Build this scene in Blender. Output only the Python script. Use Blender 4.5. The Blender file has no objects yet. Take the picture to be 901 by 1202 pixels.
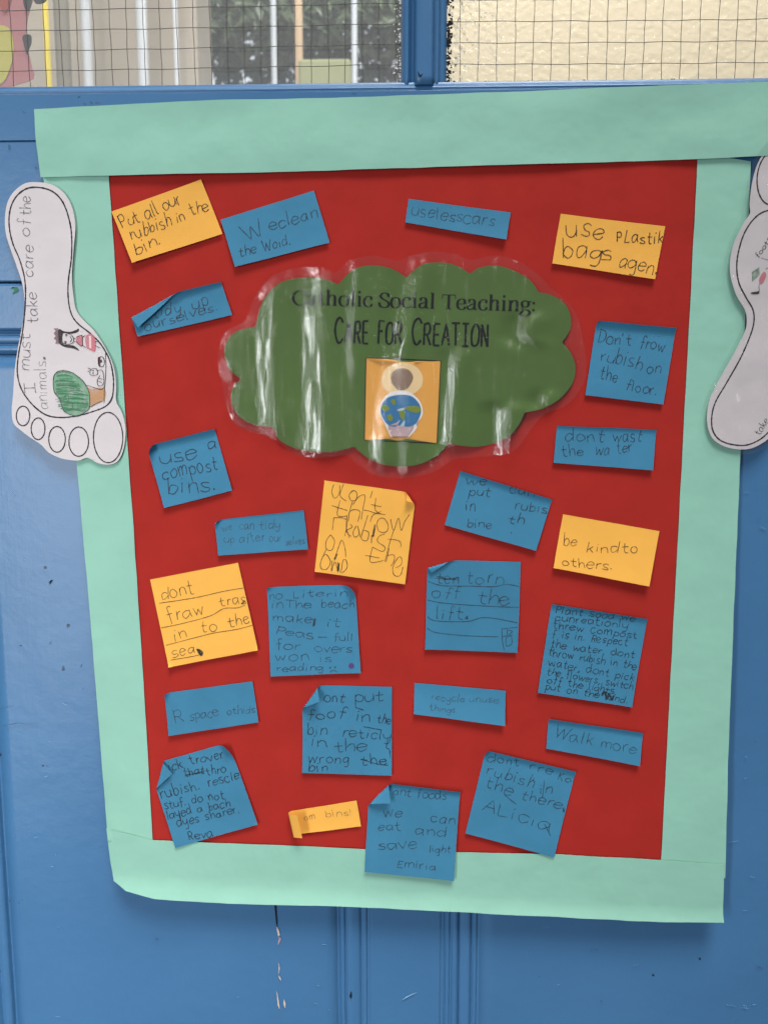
import bpy, bmesh, math, random
from mathutils import Vector, Matrix, noise
from mathutils.geometry import delaunay_2d_cdt

random.seed(7)
sc = bpy.context.scene
COL = sc.collection

# ------------------------------------------------------------------ camera
F = 868.0                      # focal length in photo pixels (photo 901 x 1202)
CAM = Vector((0.0, -0.63, 0.0))
cam_d = bpy.data.cameras.new('camera')
cam = bpy.data.objects.new('camera', cam_d); COL.objects.link(cam)
cam.location = CAM
cam.rotation_euler = (math.radians(90 - 7.0), 0, math.radians(1.5))
cam_d.sensor_fit = 'VERTICAL'; cam_d.sensor_height = 36.0; cam_d.sensor_width = 27.0
cam_d.lens = 36.0 * F / 1202.0
cam_d.clip_start = 0.02; cam_d.clip_end = 60
cam_d.dof.use_dof = True; cam_d.dof.focus_distance = 0.64; cam_d.dof.aperture_fstop = 8.0
sc.camera = cam
R = cam.rotation_euler.to_matrix()

# ------------------------------------------------------------------ world and lamps
W = bpy.data.worlds.new('World'); sc.world = W; W.use_nodes = True
bgn = W.node_tree.nodes['Background']
bgn.inputs[0].default_value = (0.80, 0.90, 1.0, 1); bgn.inputs[1].default_value = 0.25

def area(name, loc, target, sx, sy, power, color=(1, 1, 1), spread=180):
    l = bpy.data.lights.new(name, 'AREA'); l.shape = 'RECTANGLE'; l.size = sx; l.size_y = sy
    l.energy = power; l.color = color; l.spread = math.radians(spread)
    o = bpy.data.objects.new(name, l); COL.objects.link(o); o.location = loc
    d = Vector(target) - Vector(loc)
    o.rotation_euler = d.to_track_quat('-Z', 'Y').to_euler()
    return o
WIN = Vector((-1.0, -1.55, -0.25))            # tall bright window to the left behind the viewer
area('window_light', WIN, (-0.42, 0, -0.45), 0.24, 1.45, 6.2, (0.97, 0.99, 1.0), 88)
area('ceiling_light', (0.05, -1.3, 2.2), (-0.33, 0, -1.0), 1.9, 1.2, 11.5, (1.0, 0.97, 0.93), 32)
area('yard_fill', (0.2, 1.4, 2.6), (0.1, 2.6, 0.6), 1.5, 1.0, 52, (0.95, 0.98, 1.0))  # lamp added above the bush to lighten its leaves, in place of daylight
area('backdrop_fill', (0.05, 0.2, 1.3), (0.05, 1.6, 0.4), 2.4, 0.5, 28, (1, 0.98, 0.94))  # unseen lamp added behind the door to brighten what shows through the glass

vs = sc.view_settings
vs.view_transform = 'Standard'; vs.look = 'None'; vs.exposure = -0.20; vs.gamma = 1.0

# ------------------------------------------------------------------ pixel <-> plane
def P(px, py, dep=0.0):
    d = R @ Vector(((px - 450.5) / F, -(py - 601.0) / F, -1.0))
    t = (-dep - CAM.y) / d.y
    return CAM + d * t
RI = R.inverted()
def proj(X, Z, y=0.0):
    v = RI @ (Vector((X, y, Z)) - CAM)
    return (450.5 + F * v.x / -v.z, 601.0 - F * v.y / -v.z)
MM = 0.63 / F                                  # metres per photo pixel on the door

def sstep(a, b, x):
    t = min(1, max(0, (x - a) / (b - a))); return t * t * (3 - 2 * t)
def D(X, Z):
    """how far the poster stands off the door"""
    px, py = proj(X, Z)
    t = (py - 100) / 950.0; s = px / 901.0
    d = 0.0014 + 0.0095 * sstep(0.25, 1.08, t) * (0.62 + 0.45 * s)
    d += 0.0022 * sstep(0.1, 0.5, t) * math.sin(max(0, min(1, s)) * math.pi)
    d += 0.0007 * noise.noise(Vector((X * 9, Z * 7, 1.3)))
    return max(d, 0.0008)
def PP(px, py):
    X = Z = 0.0; dep = 0.002
    for _ in range(4):
        p = P(px, py, dep); X, Z = p.x, p.z; dep = D(X, Z)
    return (X, Z)

# ------------------------------------------------------------------ materials
MATS = {}
def new_mat(name):
    m = bpy.data.materials.new(name); m.use_nodes = True
    nt = m.node_tree; b = nt.nodes['Principled BSDF']
    MATS[name] = m
    return m, nt, b
def add(nt, t, **kw):
    n = nt.nodes.new(t)
    for k, v in kw.items(): setattr(n, k, v)
    return n
def geo_noise(nt, scale, detail=4, rough=0.5, vec=None):
    n = add(nt, 'ShaderNodeTexNoise'); n.inputs['Scale'].default_value = scale
    n.inputs['Detail'].default_value = detail; n.inputs['Roughness'].default_value = rough
    if vec is None:
        tc = add(nt, 'ShaderNodeTexCoord'); vec = tc.outputs['Object']
    nt.links.new(vec, n.inputs['Vector']); return n
def ramp(nt, src, stops):
    r = add(nt, 'ShaderNodeValToRGB'); e = r.color_ramp.elements
    while len(e) < len(stops): e.new(0.5)
    for el, (p, c) in zip(e, stops): el.position = p; el.color = (*c, 1)
    nt.links.new(src, r.inputs[0]); return r
def bump(nt, b, src, strength, dist):
    bp = add(nt, 'ShaderNodeBump'); bp.inputs['Strength'].default_value = strength
    bp.inputs['Distance'].default_value = dist
    nt.links.new(src, bp.inputs['Height']); nt.links.new(bp.outputs[0], b.inputs['Normal']); return bp

def paper(name, col, var=0.06, rough=0.75, spec=0.25, crumple=0.5):
    m, nt, b = new_mat(name)
    b.inputs['Roughness'].default_value = rough
    b.inputs['Specular IOR Level'].default_value = spec
    n = geo_noise(nt, 28, 5, 0.6)
    lo = tuple(c * (1 - var) for c in col); hi = tuple(min(1, c * (1 + var)) for c in col)
    r = ramp(nt, n.outputs['Fac'], [(0.3, lo), (0.7, hi)])
    oi = add(nt, 'ShaderNodeObjectInfo'); hv = add(nt, 'ShaderNodeHueSaturation')
    m3 = add(nt, 'ShaderNodeMapRange'); nt.links.new(oi.outputs['Random'], m3.inputs['Value']); m3.inputs['To Min'].default_value = 0.93; m3.inputs['To Max'].default_value = 1.05
    nt.links.new(m3.outputs[0], hv.inputs['Value']); nt.links.new(r.outputs[0], hv.inputs['Color'])
    nt.links.new(hv.outputs[0], b.inputs['Base Color'])
    n1 = geo_noise(nt, 1500, 3, 0.7); n2 = geo_noise(nt, 22, 3, 0.5)
    mx = add(nt, 'ShaderNodeMath', operation='MULTIPLY_ADD')
    nt.links.new(n1.outputs['Fac'], mx.inputs[0]); mx.inputs[1].default_value = 0.03
    mul = add(nt, 'ShaderNodeMath', operation='MULTIPLY'); nt.links.new(n2.outputs['Fac'], mul.inputs[0]); mul.inputs[1].default_value = crumple
    nt.links.new(mul.outputs[0], mx.inputs[2])
    bump(nt, b, mx.outputs[0], 0.5, 0.004)
    return m
M_RED = paper('red_sugar_paper', (0.405, 0.024, 0.018), 0.07, 0.85, 0.15, 0.55)
M_MINT = paper('mint_paper', (0.265, 0.52, 0.415), 0.025, 0.7, 0.3, 0.9)
M_BLUE = paper('blue_note_paper', (0.046, 0.205, 0.345), 0.06, 0.7, 0.25, 0.7)
M_YEL = paper('yellow_note_paper', (0.86, 0.43, 0.075), 0.03, 0.7, 0.25, 0.7)
M_WHITE = paper('white_paper', (0.64, 0.585, 0.60), 0.02, 0.6, 0.3, 0.8)
M_GREEN = paper('green_card', (0.074, 0.138, 0.027), 0.06, 0.55, 0.3, 0.3)
M_ORANGE = paper('orange_print', (0.78, 0.37, 0.07), 0.03, 0.6, 0.3, 0.2)

def flat(name, col, rough=0.7, alpha=None, grain=False, spec=0.2):
    m, nt, b = new_mat(name)
    b.inputs['Base Color'].default_value = (*col, 1); b.inputs['Roughness'].default_value = rough
    b.inputs['Specular IOR Level'].default_value = spec
    if alpha is not None:
        if grain:
            n = geo_noise(nt, 2600, 2, 0.6); n2 = geo_noise(nt, 180, 2, 0.5)
            ad = add(nt, 'ShaderNodeMath', operation='ADD'); nt.links.new(n.outputs['Fac'], ad.inputs[0]); nt.links.new(n2.outputs['Fac'], ad.inputs[1])
            mr = add(nt, 'ShaderNodeMapRange'); nt.links.new(ad.outputs[0], mr.inputs['Value'])
            mr.inputs['From Min'].default_value = 0.75; mr.inputs['From Max'].default_value = 1.25
            mr.inputs['To Min'].default_value = max(0, alpha - 0.3); mr.inputs['To Max'].default_value = min(1, alpha + 0.3)
            nt.links.new(mr.outputs[0], b.inputs['Alpha'])
        else:
            b.inputs['Alpha'].default_value = alpha
    return m
I_PEN = flat('graphite_pencil', (0.035, 0.035, 0.045), 0.5, 0.60, True, 0.4)
I_SOFT = flat('faint_pencil', (0.06, 0.06, 0.075), 0.5, 0.5, True, 0.4)
I_DARK = flat('dark_pencil', (0.03, 0.028, 0.03), 0.5, 0.80, True)
I_BLACK = flat('black_print', (0.010, 0.010, 0.010), 0.4)
I_LINE = flat('outline_print', (0.02, 0.014, 0.02), 0.5)
I_GREENP = flat('green_crayon', (0.16, 0.42, 0.24), 0.7, 0.62, True)
I_DGREEN = flat('dark_green_crayon', (0.06, 0.20, 0.10), 0.7, 0.7, True)
I_PINK = flat('pink_crayon', (0.65, 0.20, 0.24), 0.7, 0.75, True)
I_TAN = flat('tan_crayon', (0.62, 0.33, 0.16), 0.7, 0.7, True)
I_BROWN = flat('brown_crayon', (0.10, 0.045, 0.04), 0.7, 0.85, True)
I_HAIR = flat('black_crayon', (0.03, 0.022, 0.022), 0.7, 0.88, True)
I_PURPLE = flat('purple_blot', (0.12, 0.05, 0.20), 0.7, 0.7, True)
C_HALO = flat('halo_print', (0.82, 0.60, 0.33)); C_HEAD = flat('head_print', (0.26, 0.17, 0.12))
C_RIM = flat('rim_print', (0.80, 0.76, 0.74)); C_SEA = flat('sea_print', (0.04, 0.17, 0.36))
C_LAND = flat('land_print', (0.19, 0.25, 0.035)); C_HAND = flat('hand_print', (0.50, 0.36, 0.38)); C_ICE = flat('pale_print', (0.42, 0.55, 0.58))

def door_paint():
    m, nt, b = new_mat('blue_gloss_paint')
    n = geo_noise(nt, 5, 5, 0.6)
    r = ramp(nt, n.outputs['Fac'], [(0.3, (0.050, 0.158, 0.330)), (0.7, (0.060, 0.184, 0.370))])
    # tiny dark chips and knocks in the paint
    v = geo_noise(nt, 75, 3, 0.55)
    chip = add(nt, 'ShaderNodeMapRange'); nt.links.new(v.outputs['Fac'], chip.inputs['Value'])
    chip.inputs['From Min'].default_value = 0.725; chip.inputs['From Max'].default_value = 0.75
    mx = add(nt, 'ShaderNodeMix', data_type='RGBA'); nt.links.new(chip.outputs[0], mx.inputs['Factor'])
    nt.links.new(r.outputs[0], mx.inputs['A']); mx.inputs['B'].default_value = (0.015, 0.03, 0.06, 1)
    # pale scuffs
    mp = add(nt, 'ShaderNodeMapping'); tc = add(nt, 'ShaderNodeTexCoord'); nt.links.new(tc.outputs['Object'], mp.inputs[0])
    mp.inputs['Scale'].default_value = (26, 40, 110); mp.inputs['Rotation'].default_value = (0, 0.3, 0)
    s = geo_noise(nt, 1.0, 3, 0.5, mp.outputs[0])
    sc_ = add(nt, 'ShaderNodeMapRange'); nt.links.new(s.outputs['Fac'], sc_.inputs['Value'])
    sc_.inputs['From Min'].default_value = 0.735; sc_.inputs['From Max'].default_value = 0.80; sc_.inputs['To Max'].default_value = 0.35
    m2 = add(nt, 'ShaderNodeMix', data_type='RGBA'); nt.links.new(sc_.outputs[0], m2.inputs['Factor'])
    nt.links.new(mx.outputs['Result'], m2.inputs['A']); m2.inputs['B'].default_value = (0.16, 0.33, 0.55, 1)
    nt.links.new(m2.outputs['Result'], b.inputs['Base Color'])
    b.inputs['Roughness'].default_value = 0.36
    b.inputs['Specular IOR Level'].default_value = 0.5
    n1 = geo_noise(nt, 60, 4, 0.6); n2 = geo_noise(nt, 420, 2, 0.5)
    a = add(nt, 'ShaderNodeMath', operation='MULTIPLY_ADD'); nt.links.new(n2.outputs['Fac'], a.inputs[0]); a.inputs[1].default_value = 0.06; nt.links.new(n1.outputs['Fac'], a.inputs[2])
    mb = add(nt, 'ShaderNodeMapping'); nt.links.new(tc.outputs['Object'], mb.inputs[0]); mb.inputs['Scale'].default_value = (420, 60, 9)
    nb = geo_noise(nt, 1.0, 3, 0.6, mb.outputs[0])
    a2 = add(nt, 'ShaderNodeMath', operation='MULTIPLY_ADD'); nt.links.new(nb.outputs['Fac'], a2.inputs[0]); a2.inputs[1].default_value = 0.16; nt.links.new(a.outputs[0], a2.inputs[2]); a = a2
    s2 = add(nt, 'ShaderNodeMath', operation='MULTIPLY_ADD'); nt.links.new(chip.outputs[0], s2.inputs[0]); s2.inputs[1].default_value = -0.6; nt.links.new(a.outputs[0], s2.inputs[2])
    bump(nt, b, s2.outputs[0], 0.35, 0.0011)
    return m
M_DOOR = door_paint()
M_BAREWOOD = flat('bare_pale_wood', (0.62, 0.52, 0.46), 0.8)
M_CRACK = flat('dark_crack', (0.012, 0.014, 0.02), 0.9)
M_WIRE = flat('wire_steel', (0.10, 0.09, 0.085), 0.5, spec=0.5)

def film_mat(name, haze, fac, rough, b_scale, b_str):
    m, nt, b = new_mat(name); nt.nodes.remove(b)
    out = [n for n in nt.nodes if n.type == 'OUTPUT_MATERIAL'][0]
    tr = add(nt, 'ShaderNodeBsdfTransparent'); tr.inputs[0].default_value = (0.97, 0.97, 0.97, 1)
    gl = add(nt, 'ShaderNodeBsdfGlossy'); gl.inputs['Roughness'].default_value = rough
    df = add(nt, 'ShaderNodeBsdfDiffuse'); df.inputs[0].default_value = (0.8, 0.8, 0.8, 1)
    fr = add(nt, 'ShaderNodeLayerWeight'); fr.inputs[0].default_value = 0.5
    pw = add(nt, 'ShaderNodeMath', operation='POWER'); nt.links.new(fr.outputs['Facing'], pw.inputs[0]); pw.inputs[1].default_value = 5
    mu = add(nt, 'ShaderNodeMath', operation='MULTIPLY_ADD', use_clamp=True); nt.links.new(pw.outputs[0], mu.inputs[0]); mu.inputs[1].default_value = 0.9; mu.inputs[2].default_value = 0.04 * fac
    m1 = add(nt, 'ShaderNodeMixShader'); m1.inputs[0].default_value = haze
    nt.links.new(tr.outputs[0], m1.inputs[1]); nt.links.new(df.outputs[0], m1.inputs[2])
    m2 = add(nt, 'ShaderNodeMixShader'); nt.links.new(mu.outputs[0], m2.inputs[0])
    nt.links.new(m1.outputs[0], m2.inputs[1]); nt.links.new(gl.outputs[0], m2.inputs[2])
    n1 = geo_noise(nt, b_scale, 3, 0.65)
    bp = add(nt, 'ShaderNodeBump'); bp.inputs['Strength'].default_value = b_str; bp.inputs['Distance'].default_value = 0.0009
    nt.links.new(n1.outputs['Fac'], bp.inputs['Height']); nt.links.new(bp.outputs[0], gl.inputs['Normal'])
    if b_str > 0.5:
        tcm = add(nt, 'ShaderNodeTexCoord'); mpm = add(nt, 'ShaderNodeMapping'); nt.links.new(tcm.outputs['Object'], mpm.inputs[0]); mpm.inputs['Scale'].default_value = (260, 260, 38); msk = geo_noise(nt, 1.0, 2, 0.5, mpm.outputs[0]); mr = add(nt, 'ShaderNodeMapRange'); nt.links.new(msk.outputs['Fac'], mr.inputs['Value'])
        mr.inputs['From Min'].default_value = 0.42; mr.inputs['From Max'].default_value = 0.66; mr.inputs['To Min'].default_value = 0.10; mr.inputs['To Max'].default_value = 0.8
        nt.links.new(mr.outputs[0], bp.inputs['Strength'])
    nt.links.new(m2.outputs[0], out.inputs['Surface'])
    return m
M_FILM = film_mat('laminating_film', 0.008, 1.4, 0.085, 700, 1.0)
M_GLASS = film_mat('wired_glass', 0.11, 1.0, 0.02, 60, 0.1)  # pale diffuse share stands in for the veil of reflections on the pane

# ------------------------------------------------------------------ object helpers
def link(name, me, mat=None, parent=None):
    o = bpy.data.objects.new(name, me); COL.objects.link(o)
    if mat and me is not None: me.materials.append(mat)
    if parent is not None: o.parent = parent
    return o
def empty(name, loc=(0, 0, 0)):
    o = bpy.data.objects.new(name, None); COL.objects.link(o); o.location = loc; return o
def tag(o, label=None, cat=None, group=None, kind=None):
    if label: o['label'] = label
    if cat: o['category'] = cat
    if group: o['group'] = group
    if kind: o['kind'] = kind
    return o
def reparent_at(root, child):
    child.parent = root; child.matrix_parent_inverse = Matrix.Translation(-root.location)
def mesh_from(name, verts, faces, smooth=True):
    me = bpy.data.meshes.new(name); me.from_pydata([tuple(v) for v in verts], [], faces); me.update()
    if smooth: me.polygons.foreach_set('use_smooth', [True] * len(me.polygons))
    return me
def solid(o, th):
    md = o.modifiers.new('thickness', 'SOLIDIFY'); md.thickness = th; md.offset = -1
    es = o.modifiers.new('edges', 'EDGE_SPLIT'); es.split_angle = math.radians(50); return o

class Sheet:
    def __init__(s, lay=0.0, lift=None, folds=(), base=D):
        s.lay = lay; s.lift = lift; s.folds = folds; s.base = base
    def raw(s, X, Z):
        h = 0.0; x, z = X, Z
        for (a, n, r, th) in s.folds:
            d = (x - a[0]) * n[0] + (z - a[1]) * n[1]
            if d > 0:
                t = min(d / r, th); rest = max(0, d - r * th)
                nd = r * math.sin(t) + rest * math.cos(th)
                h += r * (1 - math.cos(t)) + rest * math.sin(th)
                x += n[0] * (nd - d); z += n[1] * (nd - d)
        y = s.base(X, Z) + s.lay + (s.lift(X, Z) if s.lift else 0) + h
        return Vector((x, -y, z))
    def at(s, X, Z, off=0.0):
        p = s.raw(X, Z)
        if off:
            e = 0.0004
            n = (s.raw(X + e, Z) - p).cross(s.raw(X, Z + e) - p)
            n.normalize()          # towards -y (viewer) on the flat
            if n.length > 0: p = p + n * off
        return p

def fold(a_px, b_px, toward_px, r, deg, conv=PP):
    a = conv(*a_px); b = conv(*b_px); t = conv(*toward_px)
    dx, dz = b[0] - a[0], b[1] - a[1]; L = math.hypot(dx, dz)
    n = (-dz / L, dx / L)
    if (t[0] - a[0]) * n[0] + (t[1] - a[1]) * n[1] < 0: n = (-n[0], -n[1])
    return (a, n, r, math.radians(deg))

def catmull(pts, closed=False, step=4):
    if len(pts) < 3 and not closed: return list(pts)
    out = []; n = len(pts)
    rng = range(n) if closed else range(n - 1)
    for i in rng:
        p1, p2 = pts[i], pts[(i + 1) % n]
        p0 = pts[i - 1] if (closed or i > 0) else p1
        p3 = pts[(i + 2) % n] if (closed or i + 2 < n) else p2
        for k in range(step):
            t = k / step; t2 = t * t; t3 = t2 * t
            out.append(tuple(0.5 * (2 * p1[j] + (p2[j] - p0[j]) * t + (2 * p0[j] - 5 * p1[j] + 4 * p2[j] - p3[j]) * t2 + (3 * p1[j] - p0[j] - 3 * p2[j] + p3[j]) * t3) for j in (0, 1)))
    if not closed: out.append(tuple(pts[-1]))
    return out
def inside(poly, x, y):
    c = False; j = len(poly) - 1
    for i in range(len(poly)):
        xi, yi = poly[i]; xj, yj = poly[j]
        if (yi > y) != (yj > y) and x < (xj - xi) * (y - yi) / (yj - yi) + xi: c = not c
        j = i
    return c

def fill_mesh(name, poly, sheet, cell=0.004, off=0.0):
    """poly: closed outline in plane coords (X,Z)"""
    vs_ = [Vector(p) for p in poly]; n = len(vs_)
    edges = [(i, (i + 1) % n) for i in range(n)]
    xs = [p[0] for p in poly]; zs = [p[1] for p in poly]
    x = min(xs) + cell * 0.5
    while x < max(xs):
        z = min(zs) + cell * 0.5
        while z < max(zs):
            jx = x + random.uniform(-.15, .15) * cell; jz = z + random.uniform(-.15, .15) * cell
            if inside(poly, jx, jz) and inside(poly, jx + cell * .5, jz) and inside(poly, jx - cell * .5, jz) and inside(poly, jx, jz + cell * .5) and inside(poly, jx, jz - cell * .5): vs_.append(Vector((jx, jz)))
            z += cell
        x += cell
    v, e, f, *_ = delaunay_2d_cdt(vs_, edges, [], 1, 1e-6)
    V = [sheet.at(p[0], p[1], off) for p in v]
    faces = []
    for t in f:
        a, b_, c = v[t[0]], v[t[1]], v[t[2]]
        if (b_[0] - a[0]) * (c[1] - a[1]) - (b_[1] - a[1]) * (c[0] - a[0]) < 0: t = list(reversed(t))
        faces.append(list(t))
    return mesh_from(name, V, faces)

def to_plane(pts, conv=PP): return [conv(*p) for p in pts]

class Ink:
    def __init__(s, sheet, clip=None):
        s.sheet = sheet; s.V = []; s.Fc = []; s.k = 0; s.clip = clip
    def stroke(s, pts, w, nib=None, smooth=True, off=0.00018, close=False):
        """pts in plane coords; w in metres"""
        if smooth and len(pts) > 2: pts = catmull(pts, close, 5)
        if close: pts = pts + [pts[0]]
        q = [pts[0]]; st = 0.0006
        for a, b in zip(pts, pts[1:]):
            L = math.hypot(b[0] - a[0], b[1] - a[1]); n = max(1, int(L / st))
            for i in range(1, n + 1): q.append((a[0] + (b[0] - a[0]) * i / n, a[1] + (b[1] - a[1]) * i / n))
        s.k += 1; off = off + (s.k % 9) * 0.000008
        prev = None; ph = random.random() * 10
        for i, p in enumerate(q):
            a = q[max(0, i - 1)]; b = q[min(len(q) - 1, i + 1)]
            dx, dz = b[0] - a[0], b[1] - a[1]; L = math.hypot(dx, dz) or 1e-9
            dx /= L; dz /= L
            ww = w
            if nib: ww = nib[0] + (nib[1] - nib[0]) * abs(dz) ** 1.4
            else: ww = w * (1 + 0.42 * noise.noise(Vector((ph, i * 0.35, 0))))
            if s.clip and not inside(s.clip, p[0], p[1]): prev = None; continue
            k = len(s.V)
            s.V.append(s.sheet.at(p[0] - dz * ww / 2, p[1] + dx * ww / 2, off))
            s.V.append(s.sheet.at(p[0] + dz * ww / 2, p[1] - dx * ww / 2, off))
            if prev is not None: s.Fc.append((prev, prev + 1, k + 1, k))
            prev = k
    def dot(s, p, r, off=0.0002):
        if s.clip and not inside(s.clip, p[0], p[1]): return
        s.k += 1; off = off + (s.k % 9) * 0.000008
        k = len(s.V)
        for i in range(10):
            a = i / 10 * math.tau; s.V.append(s.sheet.at(p[0] + r * math.cos(a), p[1] + r * math.sin(a), off))
        s.Fc.append(tuple(range(k, k + 10)))
    def build(s, name, mat, parent):
        if not s.V: return None
        return link(name, mesh_from(name, s.V, s.Fc), mat, parent)

# ------------------------------------------------------------------ single-stroke lettering (tenths of x-height)
G = {
'a': (9, "8,8 5,10 1,8 0,4 2,0 5,1 8,6;8,10 8,3 9,0"), 'b': (8, "1,18 1,0;1,3 2,8 5,10 8,7 7,2 4,0 1,2"),
'c': (8, "8,8 5,10 1,8 0,4 2,0 5,0 8,2"), 'd': (9, "7,8 4,10 1,8 0,4 2,0 5,1 8,5;8,18 8,0"),
'e': (8, "0,5 8,6 7,9 4,10 1,8 0,4 2,0 5,0 8,2"), 'f': (7, "8,16 6,18 4,16 4,8 3,-2;1,9 7,9"),
'g': (8, "8,8 5,10 1,8 0,4 3,1 7,4 8,9;8,10 8,-3 6,-7 2,-6"), 'h': (8, "1,18 1,0;1,5 4,10 7,9 8,5 8,0"),
'i': (3, "1,10 1,0;1,14 2,15"), 'j': (4, "3,10 3,-4 0,-6;3,14 4,15"), 'k': (8, "1,17 1,0;7,10 1,4;3,6 8,0"), 'l': (3, "1,18 1,2 2,0"),
'm': (13, "1,10 1,0;1,6 4,10 6,8 6,0;6,6 9,10 12,8 12,0"), 'n': (8, "1,10 1,0;1,6 4,10 7,9 8,5 8,0"),
'o': (9, "4,10 1,8 0,4 3,0 7,1 9,5 7,9 4,10"), 'p': (8, "1,10 1,-8;1,7 4,10 8,8 8,3 5,0 1,2"),
'q': (8, "7,8 4,10 0,6 3,0 7,4;8,10 8,-8"), 'r': (6, "1,10 1,0;1,5 3,9 6,10"), 's': (7, "7,9 4,10 1,8 3,5 6,4 7,1 4,0 0,1"),
't': (7, "3,16 3,3 5,0 7,1;0,10 7,10"), 'u': (8, "0,10 0,3 3,0 6,1 8,5;8,10 8,0"), 'v': (8, "0,10 4,0;4,0 8,10"),
'w': (12, "0,10 3,0;3,0 6,8;6,8 9,0;9,0 12,10"), 'x': (7, "0,10 7,0;7,10 0,0"), 'y': (8, "0,10 1,4 4,2 8,5;8,10 8,0 6,-7 1,-6"),
'z': (7, "0,10 7,10;7,10 0,0;0,0 7,0"),
'A': (9, "0,0 5,16;5,16 9,0;1,6 8,6"), 'C': (9, "9,13 6,16 2,14 0,8 2,2 5,0 9,3"), 'D': (9, "1,16 1,0;0,16 6,15 9,9 7,2 0,0"),
'E': (8, "8,16 1,16;1,16 1,0;1,0 8,0;1,8 7,8"), 'F': (8, "8,16 1,16;1,16 1,0;1,9 6,9"), 'I': (8, "0,16 8,16;4,16 4,0;0,0 8,0"),
'K': (9, "1,16 1,0;8,16 1,7;3,9 9,0"), 'L': (8, "1,16 1,0;1,0 8,0"), 'N': (9, "1,0 1,16;1,16 8,0;8,0 8,16"),
'O': (9, "4,16 1,13 0,8 1,2 4,0 8,2 9,8 8,14 4,16"), 'P': (8, "1,16 1,0;1,15 6,16 8,12 6,8 1,8"), 'R': (9, "1,16 1,0;1,15 6,16 8,12 6,8 1,8;4,8 9,0"),
'T': (10, "0,16 10,16;5,16 5,0"), 'W': (14, "0,16 4,0;4,0 7,12;7,12 10,0;10,0 14,16"),
'M': (12, "0,0 1,16;1,16 6,4;6,4 11,16;11,16 12,0"), 'S': (8, "8,14 4,16 1,13 3,9 7,7 8,3 4,0 0,2"),
'.': (3, "*1,1,1.1"), ',': (3, "1,1 2,-1 0,-4"), "'": (3, "2,19 1,14"), '-': (6, "0,5 6,5"), '!': (3, "1,15 1,5;*1,1,1"), ':': (3, "*1,1,1;*1,8,1"), ' ': (7, ""),
}
SER = {   # high-contrast serif face
'C': (12, "11.6,10 10,12.8 7,13.8 3.5,12.8 1,10 0.4,7 1.2,3.5 4,0.6 7,0 10,1 12,3.6;|11.7,13.6 11.7,9"),
'S': (9.5, "8.6,10.5 7.6,13 5,13.8 2,12.6 1.4,10.2 3.5,8 6.5,6.4 8.8,4.4 8.6,1.8 6,0 3,0.2 0.8,2 0.4,4.5;|8.8,13.6 8.8,9.6;|0.4,4.8 0.4,0.2"),
'T': (12.5, "6.2,13.8 6.2,0;|0.4,13.6 12,13.6;|3.6,0.2 8.8,0.2;|0.4,13.8 0.2,9.8;|12,13.8 12.2,9.8"),
'a': (9.5, "1.6,7.6 2.6,9.6 5,10 6.6,8.8 7,6.5 7,2 7.8,0.4 9.4,0.8;6.8,5.8 4,5 1.4,3.6 1.2,1.4 3,0.2 5.4,1 6.8,2.8;*1.9,7.5,0.9"),
't': (7, "3.2,13 3.2,2.4 4.4,0.4 7,1.4;|0.4,9.8 6.6,9.8"),
'h': (11, "2.4,15 2.4,0;|0.6,14.8 2.4,14.8;2.6,7 4.4,9.4 6.8,10 8.4,8 8.4,0;|0.4,0.2 4.4,0.2;|6.4,0.2 10.4,0.2"),
'o': (10, "5,10 2.2,8.8 1,5 2.2,1.2 5,0 7.8,1.2 9,5 7.8,8.8 5,10"),
'l': (5.4, "2.6,15 2.6,0;|0.6,14.8 2.6,14.8;|0.6,0.2 4.6,0.2"),
'i': (5.4, "2.6,10 2.6,0;|0.6,9.8 2.6,9.8;|0.6,0.2 4.6,0.2;*2.5,13.6,1.35"),
'c': (8.6, "7.6,7.4 6.8,9.4 4.8,10 2,8.6 1,5 2,1.4 4.8,0 7,0.8 8.2,2.8;*7.2,7.4,1.0"),
'e': (9, "|1.4,5.2 7.9,5.4;7.8,5.4 7.2,9 4.8,10 2,8.6 1,5 2,1.4 4.8,0 7.2,0.8 8.4,2.8"),
'n': (11, "2.4,10 2.4,0;|0.6,9.8 2.4,9.8;2.6,7 4.4,9.4 6.8,10 8.4,8 8.4,0;|0.4,0.2 4.4,0.2;|6.4,0.2 10.4,0.2"),
'g': (9.4, "4,10 1.6,8.8 1.2,6.6 2.2,4.6 4.2,4 6.4,4.8 7.2,7 6.4,9.2 4,10;|2.4,4.4 1.2,2.4 3.4,1.4;3.2,1.4 7,0.8 8.6,-1.4 7.4,-3.8 4,-4.6 1,-3.8 0.6,-1.8 2.6,0.6;|6.8,9.4 9.2,9.6;*8.9,9.3,0.8"),
':': (4, "*1.8,1.2,1.35;*1.8,8,1.35"), ' ': (4.6, ""),
}
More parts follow.
